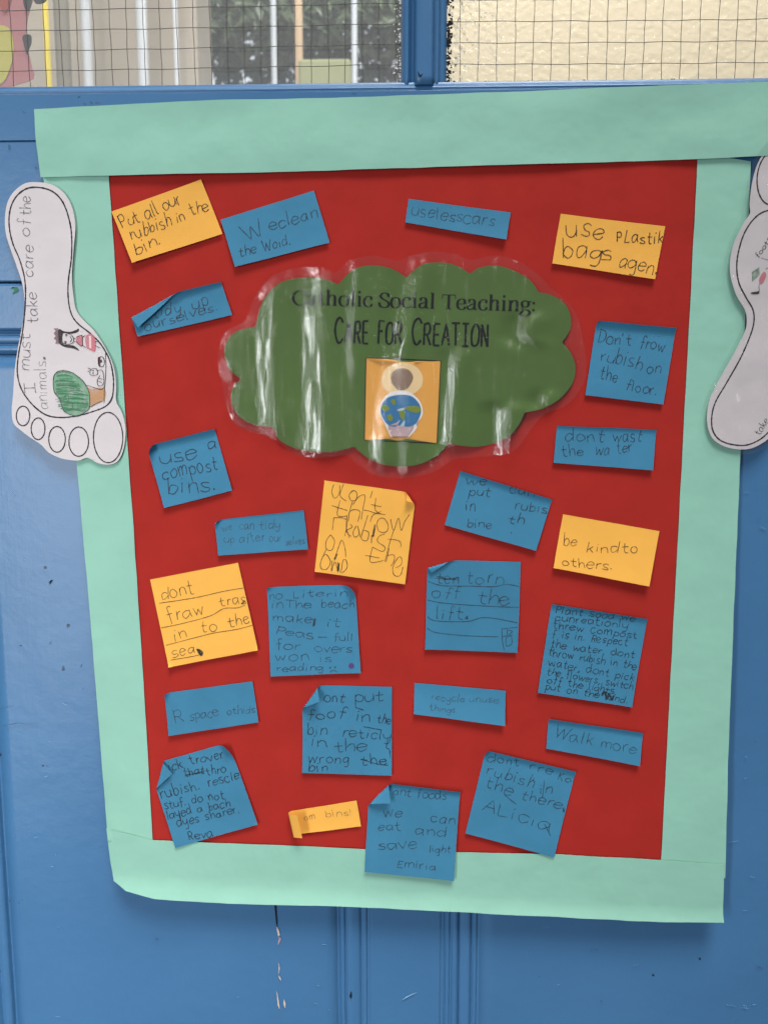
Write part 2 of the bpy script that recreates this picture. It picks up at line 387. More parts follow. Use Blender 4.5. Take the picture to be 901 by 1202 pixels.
def write(ink, txt, p0, p1, xh, w=0.9, jit=1.0, conv=PP, font=G, nib=None, scales=None, smooth=True):
    """baseline from p0 to p1 in photo pixels, xh and w in photo pixels"""
    gap = 2.6 if font is G else 0.6
    if len(txt) == 1: gap = 0
    tot = sum(font[c][0] * (scales[i] if scales else 1) for i, c in enumerate(txt)) + gap * (len(txt) - 1)
    a = conv(*p0); b = conv(*p1)
    dx, dz = b[0] - a[0], b[1] - a[1]; L = math.hypot(dx, dz); dx /= L; dz /= L
    sx = L / tot; sy = xh * MM / 10.0; wm = w * MM
    cur = 0.0
    for i, c in enumerate(txt):
        gw, spec = font[c]; k = scales[i] if scales else 1
        ang = random.uniform(-.07, .07) * jit; ca, sa = math.cos(ang), math.sin(ang)
        ks = (1 + random.uniform(-.10, .10) * jit) * k; by = random.uniform(-.8, .8) * jit * sy
        kx = (1 + random.uniform(-.08, .08) * jit) * k; sl = random.uniform(-.04, .10) * jit
        def tr(u, v):
            u = u + random.uniform(-.35, .35) * jit; v = v + random.uniform(-.35, .35) * jit
            x = (u - gw / 2) * sx * kx + v * sy * sl; y = v * sy * ks
            x, y = x * ca - y * sa, x * sa + y * ca + by
            x += (cur + gw * k / 2) * sx
            return (a[0] + dx * x - dz * y, a[1] + dz * x + dx * y)
        for st in filter(None, spec.split(';')):
            if st[0] == '*':
                u, v, r = map(float, st[1:].split(',')); ink.dot(tr(u, v), max(r * sy, wm * 0.7)); continue
            thin = st[0] == '|'
            pts = [tr(*map(float, q.split(','))) for q in st.lstrip('|').split()]
            ink.stroke(pts, wm, nib=((nib[0] * MM, nib[0] * MM) if thin else (nib[0] * MM, nib[1] * MM)) if nib else None, smooth=smooth)
        cur += gw * k + gap

# ------------------------------------------------------------------ the door
def box(name, x0, x1, z0, z1, y0, y1, mat, parent, bev=0.0015):
    bm = bmesh.new(); bmesh.ops.create_cube(bm, size=1)
    for v in bm.verts:
        v.co = Vector(((x0 + x1) / 2 + v.co.x * (x1 - x0), (y0 + y1) / 2 + v.co.y * (y1 - y0), (z0 + z1) / 2 + v.co.z * (z1 - z0)))
    if bev: bmesh.ops.bevel(bm, geom=bm.edges[:], offset=bev, segments=3, profile=0.5, affect='EDGES')
    me = bpy.data.meshes.new(name); bm.to_mesh(me); bm.free()
    for p in me.polygons: p.use_smooth = True
    o = link(name, me, mat, parent)
    o.modifiers.new('wn', 'WEIGHTED_NORMAL')
    return o
def profile(name, prof, a0, a1, mat, parent, axis, back=0.03, seg=40):
    """prof = [(t, depth)], t along X (axis 'Z') or along Z (axis 'X'); depth towards the viewer"""
    pts = catmull([(t, d) for t, d in prof], False, 5)
    ring = [(t, -d) for t, d in pts] + [(pts[-1][0], back), (pts[0][0], back)]
    V = []; n = len(ring)
    for i in range(seg + 1):
        s = a0 + (a1 - a0) * i / seg
        for (t, y) in ring:
            wob = 0.00025 * noise.noise(Vector((t * 60, s * 14, 3)))
            V.append((t + wob, y + wob, s) if axis == 'Z' else (s, y + wob, t + wob))
    Fc = []
    for i in range(seg):
        for j in range(n):
            a = i * n + j; b = i * n + (j + 1) % n
            Fc.append((a, b, b + n, a + n))
    Fc.append(tuple(range(n))); Fc.append(tuple(range(seg * n, seg * n + n)))
    me = mesh_from(name, V, Fc, False)
    bm = bmesh.new(); bm.from_mesh(me); bmesh.ops.recalc_face_normals(bm, faces=bm.faces); bm.to_mesh(me); bm.free()
    for p in me.polygons: p.use_smooth = len(p.vertices) == 4
    o = link(name, me, mat, parent); return o

door = empty('panelled_door', (0, 0.0, 0)); tag(door, 'blue gloss painted timber door with wired glass panes above and moulded panels below', 'door')
XL, XR = P(-260, 600).x, P(1160, 600).x
zw = P(450, 92.5).z; z165 = P(10, 165).z; z330 = P(10, 331).z; z388 = P(10, 388).z; z414 = P(10, 416).z; zb = P(450, 1420).z; zt = P(450, -330).z
zrail = P(450, 106).z
# window bottom bead and top rail
profile('moulding', [(zw + 0.000, -0.010), (zw - 0.0010, -0.0045), (zw - 0.003, -0.0032), (zw - 0.0062, -0.0008), (zw - 0.0078, -0.0012), (zrail, 0.0002)][::-1], XL, XR, M_DOOR, door, 'X')
box('top_rail', XL, XR, z165, zrail - 0.0001, -0.0002, 0.03, M_DOOR, door, 0.0006)
box('panel', XL, XR, z330 + 0.0005, z165 - 0.00005, 0.0006, 0.03, M_DOOR, door, 0.0015)
box('lock_rail', XL, XR, z388 + 0.0004, z330 - 0.0008, 0.0004, 0.03, M_DOOR, door, 0.0025)
h = z388 - z414
profile('moulding', [(z414 + 0.0003, -0.003), (z414 + h * .15, 0.0002), (z414 + h * .32, 0.0), (z414 + h * .42, -0.003), (z414 + h * .52, -0.0005), (z414 + h * .72, 0.0), (z414 + h * .84, -0.003), (z414 + h * .95, -0.0008), (z388 - 0.0001, 0.0002)], XL, XR, M_DOOR, door, 'X')
# lower mouldings (vertical)
def vx(px, py=1150): return P(px, py).x
def vprof(pts): return [(vx(p), d) for p, d in pts]
m1 = profile('moulding', vprof([(396, -.002), (398, -.0022), (399.5, -.0029), (401, -.001), (404, -.0008), (405.5, -.0022), (408, 0.0), (414, .0012), (421, 0.0), (424, -.0024), (426, -.0012), (429.5, -.001), (431.5, -.0025), (434, -.002)]), zb, z414 - 0.0002, M_DOOR, door, 'Z')
m2 = profile('moulding', vprof([(517, -.002), (520, -.0022), (521.5, -.0028), (523, -.001), (526, -.001), (528, -.0024), (531, 0.0), (534, .0004), (536.5, -.001), (538, -.003), (540, -.0008), (548, .0006), (551, -.0005), (552.8, -.0026), (555, -.001), (558, -.001), (559.5, -.0025), (562, -.002)]), zb, z414 - 0.0002, M_DOOR, door, 'Z')
m3 = profile('moulding', vprof([(-14, -.002), (-8, 0.001), (-3, 0.0), (0, -.0025), (3, 0), (8, 0.001), (12, 0.0), (14.5, -.0032), (17, -.002)]), zb, z414 - 0.0002, M_DOOR, door, 'Z')
def panel_sheet(xa, xb, lab=None):
    nx, nz = 30, 60; V = []; Fc = []
    for i in range(nx + 1):
        for j in range(nz + 1):
            x = xa + (xb - xa) * i / nx; z = zb + (z414 - 0.0002 - zb) * j / nz
            V.append((x, 0.002 + 0.0009 * noise.noise(Vector((x * 6, z * 5, 9))) + 0.0002 * noise.noise(Vector((x * 40, z * 30, 2))), z))
    n = nz + 1
    for i in range(nx):
        for j in range(nz): Fc.append((i * n + j, (i + 1) * n + j, (i + 1) * n + j + 1, i * n + j + 1))
    o = link('panel', mesh_from('panel', V, Fc), M_DOOR, door)
    md = o.modifiers.new('t', 'SOLIDIFY'); md.thickness = 0.025; md.offset = -1
    return o
panel_sheet(vx(17) - 0.0001, vx(396)); panel_sheet(vx(434), vx(517)); panel_sheet(vx(562), XR); panel_sheet(XL, vx(-14))
# glazing bar between the panes
def gx(px): return P(px, 50).x
mull = profile('glazing_bar', [(gx(470.5), -.010), (gx(472.5), -.006), (gx(475), -.0035), (gx(479), -.003), (gx(482), -.0075), (gx(485.5), -.0075), (gx(487.5), -.001), (gx(492), 0.0012), (gx(500), 0.0015), (gx(507), 0.001), (gx(510), -.0035), (gx(514), -.003), (gx(517), -.006), (gx(522), -.0075), (gx(525), -.011)], zw - 0.005, zt, M_DOOR, door, 'Z')

def tube(name, pts, r, mat, parent, n=6, taper=None):
    V = []; Fc = []
    for i, p in enumerate(pts):
        a = pts[max(0, i - 1)]; b = pts[min(len(pts) - 1, i + 1)]
        d = (b - a).normalized(); u = d.orthogonal().normalized(); w_ = d.cross(u)
        # keep frames stable
        ref = Vector((0, 1, 0)) if abs(d.y) < .9 else Vector((1, 0, 0))
        u = (ref - d * ref.dot(d)).normalized(); w_ = d.cross(u)
        rr = r if taper is None else r * taper(i / (len(pts) - 1))
        for k in range(n):
            t = k / n * math.tau; V.append(p + (u * math.cos(t) + w_ * math.sin(t)) * rr)
    for i in range(len(pts) - 1):
        for k in range(n):
            Fc.append((i * n + k, i * n + (k + 1) % n, (i + 1) * n + (k + 1) % n, (i + 1) * n + k))
    Fc.append(tuple(reversed(range(n)))); Fc.append(tuple(range((len(pts) - 1) * n, len(pts) * n)))
    return link(name, mesh_from(name, V, Fc), mat, parent)

GY = 0.0125
def pane(x0, x1, mat, lab, v0, vstep, h0, hstep, kx):
    g = box('window_pane', x0, x1, zw - 0.002, zt, GY, GY + 0.006, mat, door, 0); g['label'] = lab
    x = v0
    while x < x1 - 0.001:
        if x > x0 + 0.001:
            ph = random.random() * 9
            tube('wire', [Vector((x + 0.0002 * math.sin(i * 0.9 + ph) + 0.0003 * math.sin(i * .23 + ph * 2), GY - 0.0006, zw - 0.001 + (zt - zw) * i / 60)) for i in range(61)], 0.00027, M_WIRE, g, 5)
        x += vstep
    z = h0
    while z < zt:
        ph = random.random() * 9
        tube('wire', [Vector((x0 + (x1 - x0) * i / 60, GY - 0.0011, z + 0.0003 * math.sin(i * 0.9 + ph) - 0.0015 * math.sin(i / 60 * 3.1) )) for i in range(61)], 0.00027, M_WIRE, g, 5)
        z += hstep
    return g
def obscure_glass():
    m, nt, b = new_mat('obscured_glass')
    v = add(nt, 'ShaderNodeTexVoronoi', feature='SMOOTH_F1'); v.inputs['Scale'].default_value = 230
    tc = add(nt, 'ShaderNodeTexCoord'); nt.links.new(tc.outputs['Object'], v.inputs['Vector'])
    n = geo_noise(nt, 260, 3, 0.6)
    ad = add(nt, 'ShaderNodeMath', operation='ADD'); nt.links.new(v.outputs['Distance'], ad.inputs[0]); nt.links.new(n.outputs['Fac'], ad.inputs[1])
    b.inputs['Base Color'].default_value = (1.0, 0.99, 0.95, 1)
    b.inputs['Transmission Weight'].default_value = 1.0; b.inputs['Roughness'].default_value = 0.12; b.inputs['IOR'].default_value = 1.45
    bump(nt, b, ad.outputs[0], 0.45, 0.0011)
    return m
M_OBS = obscure_glass()
s = MM
pane(XL, gx(471.5) + 0.001, M_GLASS, 'clear wired glass left of the glazing bar', gx(5), 18.9 * s, P(100, 72).z, 21.3 * s, 0)
pane(gx(524) - 0.001, XR, M_OBS, 'cream lit obscured wired glass right of the glazing bar', gx(541), 20.3 * s, P(600, 66.5).z, 22.3 * s, 0)
# old putty / paint flecks along the lower and left edge of the obscured pane
rnd = random.Random(3)
def flecks(name, n, fn, mat, rmin=0.0004, rmax=0.0014, y=GY - 0.0016):
    V = []; Fc = []
    for _ in range(n):
        c = fn(); r = rnd.uniform(rmin, rmax); k = len(V); m = rnd.choice((5, 6, 7))
        ex = rnd.uniform(.6, 1.6); dz = rnd.uniform(0, 0.00005)
        for i in range(m):
            a = i / m * math.tau; q = r * rnd.uniform(.6, 1.2)
            V.append((c[0] + q * math.cos(a) * ex, y + dz, c[1] + q * math.sin(a)))
        Fc.append(tuple(range(k, k + m)))
    o = link(name, mesh_from(name, V, Fc, False), mat, door); o['kind'] = 'stuff'; return o
M_PUTTY = flat('white_putty', (0.75, 0.72, 0.66), 0.7)
flecks('old_paint_flecks', 170, lambda: (gx(525) + abs(rnd.gauss(0, 1)) * 3.0 * s, rnd.uniform(zw, zw + 110 * s)), M_CRACK)
flecks('old_paint_flecks', 150, lambda: (gx(525) + rnd.random() ** 1.5 * 330 * s, zw + abs(rnd.gauss(0, 1)) * 1.1 * s), M_CRACK, 0.0003, 0.0012)
flecks('putty_flecks', 160, lambda: (rnd.uniform(gx(525), XR), zw + rnd.random() * 2 * s), M_PUTTY, 0.0003, 0.001, GY - 0.0017)
flecks('putty_flecks', 260, lambda: (gx(527) + rnd.random() ** 2 * 60 * s, rnd.uniform(zw, zw + 110 * s)), M_PUTTY, 0.0003, 0.0009, GY - 0.0015)
flecks('putty_flecks', 90, lambda: (gx(469.5) - rnd.random() ** 3 * 8 * s, rnd.uniform(zw, zw + 100 * s)), M_PUTTY, 0.0003, 0.0009)
flecks('putty_flecks', 160, lambda: (rnd.uniform(gx(0), gx(470)), zw + rnd.random() ** 2 * 1.8 * s), M_PUTTY, 0.0003, 0.0009)

# crack and chips in the lower panel
def sliver(name, pts, w, mat, y=0.0008, lab=None):
    V = []; Fc = []
    for i, (px, py) in enumerate(pts):
        p = P(px, py, -y); t = i / (len(pts) - 1); ww = w * s * (0.25 + math.sin(t * math.pi) * 1.0) * random.uniform(.6, 1.3) * 0.5
        V += [(p.x - ww, y, p.z), (p.x + ww, y, p.z)]
        if i: k = 2 * i; Fc.append((k - 2, k - 1, k + 1, k))
    o = link(name, mesh_from(name, V, Fc, False), mat, door); solid(o, 0.0002); return o
sliver('paint_crack', [(322.5, 1054), (323, 1064), (323.6, 1072), (324.6, 1083), (325, 1088)], 1.6, M_CRACK)
sliver('paint_chip', [(325, 1088), (326.4, 1093), (327.3, 1097), (327, 1099)], 2.0, M_BAREWOOD)
sliver('paint_chip', [(326.5, 1100), (329, 1101.5), (328, 1103.5), (326.5, 1109)], 2.2, flat('grazed_paint', (0.42, 0.30, 0.34), .8))
sliver('paint_chip', [(327.4, 1130), (327.8, 1137), (327, 1143)], 1.5, M_BAREWOOD)
sliver('paint_chip', [(327, 1145), (328.6, 1148), (329.6, 1151)], 1.7, M_BAREWOOD)
sliver('paint_chip', [(325, 1164), (326, 1172), (327, 1180), (328, 1184)], 2.2, M_BAREWOOD)
sliver('paint_chip', [(333.4, 1173), (334, 1178), (334.6, 1183)], 1.8, M_BAREWOOD)
sliver('paint_crack', [(412, 1164), (411.5, 1169), (412, 1172)], 2.6, M_CRACK, -0.0016)
M_SCUFF = flat('pale_scuff', (0.20, 0.38, 0.58), .6)
sliver('paint_chip', [(472, 1174), (478, 1170), (484, 1167), (489, 1165)], 2.4, M_SCUFF)
for q in ([(4, 852), (20, 849), (30, 850), (46, 850)], [(0, 832), (14, 829)], [(57, 684), (61, 681), (58, 686)], [(22, 702), (26, 703)], [(60, 753), (58, 756)]):
    sliver('paint_crack', q, 1.6 if len(q) > 3 else 2.4, M_CRACK)
for q in ([(3, 561), (6, 563)], [(11, 575), (18, 583)], [(27, 655), (30, 657)], [(65, 1002), (66, 1004)], [(58, 870), (60, 871)], [(645, 1073), (649, 1074)], [(855, 989), (866, 987)], [(880, 1029), (886, 1030)], [(852, 1179), (862, 1181)], [(871, 1180), (876, 1181)]):
    sliver('paint_chip', q, 1.2, M_SCUFF)
for q in ([(98, 121), (101, 122)], [(106, 119), (109, 122)], [(112, 120), (118, 121)], [(27, 131), (30, 132)], [(490, 84), (493, 90), (496, 86)], [(413, 109), (418, 110)], [(11, 170), (11, 176)], [(42, 196), (43, 199)]):
    p = sliver('paint_crack', q, 1.6, M_CRACK, -0.0004 if q[0][1] > 100 else -0.0017)
sliver('paint_chip', [(0, 287), (0.6, 294), (-1, 300)], 5, M_BAREWOOD, 0.0016)
sliver('paint_chip', [(13, 339), (17, 337), (20, 341), (15, 345)], 4, flat('green_paint_dab', (0.05, 0.20, 0.12), .6), 0.0)

rs = random.Random(12)
for _ in range(26):
    px = rs.choice((rs.uniform(25, 110), rs.uniform(865, 895), rs.uniform(140, 390), rs.uniform(570, 840))); py = rs.uniform(560, 1195) if (px < 110 or px > 860) else rs.uniform(1090, 1195)
    l = rs.uniform(2, 9); an = rs.uniform(-.5, .5)
    sliver('paint_scuff', [(px, py), (px + l * .5, py + l * .5 * an + rs.uniform(-.6, .6)), (px + l, py + l * an)], rs.uniform(.5, 1.3), M_SCUFF if rs.random() < .7 else M_CRACK)

# ------------------------------------------------------------------ what shows through the clear glass
def bp(px, py, y): return P(px, py, -y)
def wallmat(name, c0, c1, sc_=3, rough=.85):
    m, nt, b = new_mat(name); n = geo_noise(nt, sc_, 5, .6); r = ramp(nt, n.outputs['Fac'], [(.3, c0), (.7, c1)])
    nt.links.new(r.outputs[0], b.inputs['Base Color']); b.inputs['Roughness'].default_value = rough; bump(nt, b, n.outputs['Fac'], .4, .01); return m
M_TAN = wallmat('tan_plaster', (0.42, 0.36, 0.28), (0.52, 0.46, 0.37), 4)
M_CREAM = wallmat('cream_plaster', (0.60, 0.52, 0.38), (0.66, 0.58, 0.44), 9)
M_PIPE = flat('white_gloss_pipe', (0.60, 0.62, 0.64), .35, spec=.5)
WY = 1.0
w1 = box('wall', bp(-400, 50, WY).x, bp(232, 50, WY).x, -1.2, 1.8, WY, WY + .12, M_TAN, None, .004); tag(w1, kind='structure')
w2 = box('side_wall', bp(503, 50, .9).x, 2.4, -1.2, 1.8, .9, .96, M_CREAM, None, .004); tag(w2, kind='structure')
def pipe(px, wpx, y, mat, lab, cat, name):
    a = bp(px, 93, y); b = bp(px, 0, y); r = wpx * MM / .63 * (.63 + y) / 2
    o = tube(name, [Vector((a.x, y, -1.15)), Vector((a.x, y, 0)), Vector((a.x, y, 1.7))], r, mat, None, 16)
    # bracket clips holding the pipe
    tag(o, lab, cat); return o
pipe(104.5, 11, WY - .05, M_PIPE, 'leftmost and widest of the white pipes on the tan wall', 'pipe', 'white_pipe')
pipe(169, 12, WY - .05, M_PIPE, 'white pipe in the middle of the three on the tan wall', 'pipe', 'white_pipe')
pipe(208, 5.5, WY - .03, M_PIPE, 'thinnest white pipe near the end of the tan wall', 'pipe', 'white_pipe')
pipe(57.5, 6.5, .6, flat('yellow_plastic', (0.80, 0.62, 0.05), .5), 'yellow upright edging strip behind the clear glass', 'strip', 'yellow_strip')
pipe(76, 16, .8, flat('grey_brown_post', (0.20, 0.18, 0.14), .7), 'grey brown post behind the yellow strip', 'post', 'brown_post')
# children's painting stuck behind the far left of the glass
art = empty('hanging_painting', bp(10, 40, .08)); tag(art, 'pink and yellow painting hanging behind the far left of the clear glass', 'painting')
def artpiece(nm, pts, mat, y):
    poly = [(bp(a, b_, y).x, bp(a, b_, y).z) for a, b_ in catmull(pts, True, 4)]
    sh = Sheet(0, None, (), base=lambda X, Z: -y)
    o = link(nm, fill_mesh(nm, poly, sh, .01), mat, None); solid(o, .0006); reparent_at(art, o); return o
artpiece('backing_paper', [(-60, -40), (40, -40), (33, 20), (30, 50), (37, 75), (32, 96), (-60, 100)], flat('pink_poster_paint', (0.80, 0.30, 0.30), .7), .08)
artpiece('painted_shape', [(-40, 40), (5, 30), (16, 50), (12, 80), (-2, 100), (-40, 100)], flat('yellow_poster_paint', (0.90, 0.80, 0.15), .7), .079)
artpiece('painted_shape', [(-20, -30), (14, -30), (12, 2), (5, 15), (-3, 4), (-20, 2)], flat('red_poster_paint', (0.65, 0.06, 0.03), .7), .0785)
clip_m = flat('black_clip_plastic', (0.02, 0.02, 0.02), .4)
for k, pts in enumerate(([(28, -4), (37, -4), (36, 8), (31, 12), (28, 5)], [(27, 42), (36, 41), (37, 50), (34, 58), (32, 64), (28, 52)], [(40, -5), (55, -4), (52, 3), (42, 4)])):
    artpiece('clip', pts, clip_m, .077)
# outdoors to the right of the tan wall
grd = box('ground', -6, 6, -1.35, -1.2, 0.4, 12, wallmat('pale_paving', (.35, .32, .28), (.5, .47, .4), 2), None, 0); tag(grd, kind='structure')
def shrub(name, n, seed, x0, x1, z0, z1, y0, y1):
    r_ = random.Random(seed); V = []; Fc = []
    for _ in range(n):
        c = Vector((r_.uniform(x0, x1), r_.uniform(y0, y1), r_.uniform(z0, z1)))
        if noise.noise(c * 2.2) < -0.22: continue
        L = r_.uniform(.02, .05); u = Vector((r_.gauss(0, 1), r_.gauss(0, .6), r_.gauss(0, 1))).normalized(); v = u.orthogonal().normalized()
        v = (v + u.cross(v) * r_.uniform(-1, 1)).normalized()
        k = len(V); V += [c - u * L, c + v * L * .35, c + u * L, c - v * L * .35 + u.cross(v) * L * .2]
        Fc.append((k, k + 1, k + 2, k + 3))
    return mesh_from(name, V, Fc, False)
leafm, nt_, b_ = new_mat('dark_leaves'); b_.inputs['Roughness'].default_value = .3
rr_ = ramp(nt_, geo_noise(nt_, 6, 3).outputs['Fac'], [(.35, (.07, .10, .05)), (.65, (.20, .25, .14))]); nt_.links.new(rr_.outputs[0], b_.inputs['Base Color'])
hx0 = bp(225, 50, 2.6).x; hx1 = bp(520, 50, 2.6).x
hd = empty('hedge_bush', ((hx0 + hx1) / 2, 2.6, -1.2)); tag(hd, 'dark leafy bush outside beyond the end of the tan wall', 'bush')
lf = link('foliage', shrub('foliage', 9000, 5, hx0, hx1, bp(300, 70, 2.6).z, bp(300, -60, 2.6).z + .3, 2.3, 3.1), leafm, None); reparent_at(hd, lf); lf['kind'] = 'stuff'
stem = tube('stem', [Vector(((hx0 + hx1) / 2 + .05 * math.sin(i), 2.75, -1.2 + i * .35)) for i in range(8)], .03, flat('bark', (.12, .09, .06), .9), None, 8, lambda t: 1 - .6 * t); reparent_at(hd, stem)
pipe(322, 6.5, 1.9, M_PIPE, 'thin white fence post in front of the left half of the bush', 'post', 'fence_post')
pipe(351, 9, 2.1, flat('pale_timber', (0.66, 0.46, 0.28), .7), 'pale timber post standing between the two white posts', 'post', 'timber_post')
pipe(416, 6.5, 1.9, M_PIPE, 'thin white fence post in front of the right half of the bush', 'post', 'fence_post')
yw = box('yellow_block', bp(350, 90, 1.95).x, bp(412, 90, 1.95).x, bp(400, 130, 1.95).z, bp(400, 68, 1.95).z, 1.95, 2.02, flat('yellow_green_block', (0.55, 0.56, 0.30), .8), None, .01); tag(yw, 'yellow green block in front of the bush, added as a blurred patch of colour', 'wall')  # added block for a blurred yellow-green area, not a known wall
sk = box('sky', -9, 9, -1.3, 7, 11.0, 11.1, None, None, 0)
mS, ntS, bS = new_mat('overcast_sky'); bS.inputs['Base Color'].default_value = (0, 0, 0, 1); bS.inputs['Emission Color'].default_value = (.85, .93, 1, 1); bS.inputs['Emission Strength'].default_value = 1.3
sk.data.materials.append(mS); tag(sk, kind='structure')

# ------------------------------------------------------------------ the poster
poster = empty('display_poster', (P(480, 600).x, -0.002, P(480, 1080).z))
tag(poster, 'large red paper display with wide mint green paper border taped to the blue door', 'poster')
def quadgrid(name, c4, sheet, nx, nz, mat, parent, jag=0.0, th=0.0002, seed=1):
    """c4: pixel edge control: corners TL,TR,BR,BL (photo px)"""
    TL, TR, BR, BL = [PP(*c) for c in c4]
    V = []; Fc = []
    for j in range(nz + 1):
        for i in range(nx + 1):
            u = i / nx; v = j / nz
            X = (TL[0] * (1 - u) + TR[0] * u) * (1 - v) + (BL[0] * (1 - u) + BR[0] * u) * v
            Z = (TL[1] * (1 - u) + TR[1] * u) * (1 - v) + (BL[1] * (1 - u) + BR[1] * u) * v
            if jag:
                e = jag * noise.noise(Vector((X * 25, Z * 25, seed)))
                if i in (0, nx): X += e
                if j in (0, nz): Z += e
            V.append(sheet.at(X, Z))
    n = nx + 1
    for j in range(nz):
        for i in range(nx): a = j * n + i; Fc.append((a, a + n, a + n + 1, a + 1))
    o = link(name, mesh_from(name, V, Fc), mat, None)
    if th: solid(o, th)
    if parent is not None: reparent_at(parent, o)
    return o
quadgrid('red_backing', [(118, 196), (828, 176), (786, 1020), (172, 998)], Sheet(0), 60, 70, M_RED, poster)
def crump(k, a):
    return lambda X, Z: a * (noise.noise(Vector((X * 18, Z * 26, k))) + .5 * noise.noise(Vector((X * 45, Z * 60, k + 3)))) + a
def poly_strip(name, px_pts, sheet, cell=.006, smooth=False):
    pts = catmull(px_pts, True, 3) if smooth else px_pts
    dense = []
    for a, b in zip(pts, pts[1:] + pts[:1]):
        n = max(1, int(math.hypot(b[0] - a[0], b[1] - a[1]) / 9))
        for i in range(n):
            x = a[0] + (b[0] - a[0]) * i / n; y = a[1] + (b[1] - a[1]) * i / n
            dense.append((x + .5 * noise.noise(Vector((x * .03, y * .03, 2))), y + .5 * noise.noise(Vector((x * .03, y * .03, 8)))))
    o = link(name, fill_mesh(name, to_plane(dense), sheet, cell), M_MINT, None); solid(o, .0002); reparent_at(poster, o); return o
poly_strip('border_strip', [(52, 203), (66, 330), (80, 440), (91, 545), (103, 680), (113, 800), (121, 900), (128, 985), (180, 992), (180, 985), (169, 800), (158, 630), (144, 430), (128, 200)],
           Sheet(.0006, crump(4, .0005), [fold((58, 203), (133, 975), (20, 600), .006, 32)]))
poly_strip('border_strip', [(818, 180), (775, 1008), (775, 1025), (850, 1030), (853, 900), (860, 720), (868, 527), (880, 190)], Sheet(.0006, crump(9, .0004)))
poly_strip('border_strip', [(42, 129.5), (240, 119.5), (450, 115), (640, 108), (800, 102), (915, 97), (912, 184), (818, 188), (560, 196), (300, 204), (50, 209), (45, 170)], Sheet(.0016, lambda X, Z: .0014 + .0018 * noise.noise(Vector((X * 8, Z * 30, 2))) + .0005 * noise.noise(Vector((X * 45, Z * 60, 5)))))
poly_strip('border_strip', [(126, 971), (181, 985), (330, 991), (480, 998), (640, 1001), (775, 1008), (848, 1013), (847, 1080), (770, 1079), (700, 1075), (560, 1068), (400, 1060), (270, 1056), (185, 1051), (150, 1042), (135, 1032), (131, 1010)],
           Sheet(.0013, crump(6, .0006), [fold((100, 1022), (900, 1068), (500, 1200), .030, 20)]))

# ------------------------------------------------------------------ paper notes
def note(name, c4, mat, label, lines, folds=(), strokes=(), bow=0.0014, lay=0.0009, ink=I_PEN, w=0.95, crop=None, thick=(), group=None, nx=62):
    C4 = [PP(*c) for c in c4]
    cx = sum(c[0] for c in C4) / 4; cz = sum(c[1] for c in C4) / 4
    ztop = (C4[0][1] + C4[1][1]) / 2; zbot = (C4[2][1] + C4[3][1]) / 2
    sd = cx * 37 + cz * 11
    def lift(X, Z):
        t = (ztop - Z) / (ztop - zbot)
        return bow * max(0, t) ** 1.8 + 0.0005 * (noise.noise(Vector((X * 30, Z * 30, sd))) + 0.6) + 0.0008 * abs((X - cx) / 0.04) ** 2 * 0.4
    sh = Sheet(lay, lift, folds)
    root = quadgrid(name, c4, sh, nx, nx, mat, None, jag=0.00035, th=0, seed=sd)
    tag(root, label, 'note', 'handwritten paper notes stuck on the display')
    ik = Ink(sh, clip=C4)
    for ln in lines:
        txt, x0, y0, x1, y1, xh = ln[:6]
        write(ik, txt, (x0, y0), (x1, y1), xh, ln[6] if len(ln) > 6 else w, jit=1.5)
    if crop:
        ox, oy, k = crop
        for st in strokes: ik.stroke(to_plane([(ox + a / k, oy + b / k) for a, b in st]), w * MM)
        for st in thick: ik.stroke(to_plane([(ox + a / k, oy + b / k) for a, b in st]), 2.2 * MM, off=.00030)
    ik.build('handwriting', ink, root)
    return root, sh, C4
YN, BN = 'yellow_note', 'blue_note'

note(YN, [(131.8, 249), (236.5, 211), (262, 275), (156.7, 310)], M_YEL, 'yellow note reading Put all our rubbish in the bin, top left corner',
     [("Put", 144.9, 268.4, 166, 260.5, 8.5), ("all", 172, 258, 188, 251, 8), ("our", 194, 248, 213.8, 238.8, 8), ("rubbish", 155.7, 282.3, 203, 265, 8), ("in", 209, 262, 218, 258, 8), ("the", 226, 254, 245.8, 246.6, 8), ("bin.", 162, 301, 191.5, 287, 8)], ink=I_DARK)
note(BN, [(259.5, 258.4), (368.6, 224.2), (387.2, 285.5), (276.9, 314)], M_BLUE, 'blue note reading Weclean the Woid, touching the yellow note at top left',
     [("W", 289, 283, 311, 276, 11), ("eclean", 318, 271, 373, 255, 7.5), ("the", 282, 302, 302, 298, 6.5), ("Woid.", 310, 296, 342, 287.6, 7)])
note(BN, [(150, 356.6), (259.8, 331.1), (273.2, 370.3), (163.5, 395.8)], M_BLUE, 'small blue note with its upper left edge folded over, reading tidy up ourselves',
     [("tidy", 181, 374, 213, 367, 8), ("up", 228, 363, 245.9, 357, 8), ("ourselves.", 171.3, 389, 256.7, 364, 6.5)],
     folds=[fold((158.5, 374), (215, 343), (150, 350), .0012, 165), fold((212, 352), (262, 338), (230, 330), .006, 40)], w=1.0)
note(BN, [(479.4, 234), (598.7, 250), (593.3, 282.3), (475.5, 261.7)], M_BLUE, 'narrow blue strip note reading uselesscars, top middle of the red paper',
     [("uselesscars", 482.5, 253, 578.5, 266.5, 8)], w=0.8)
note(YN, [(657, 251.6), (779.4, 266.3), (766.9, 328.5), (647.3, 309.8)], M_YEL, 'yellow note reading use plastik bags agen, top right of the red paper',
     [("use", 664, 278, 706.7, 280, 12, 1.1), ("PLastik", 722, 285, 776.6, 286.5, 7.5, 1.2), ("bags", 659, 303, 714.5, 306, 12, 1.1), ("agen.", 724, 314, 769, 323, 11, 1.0)], ink=I_DARK)
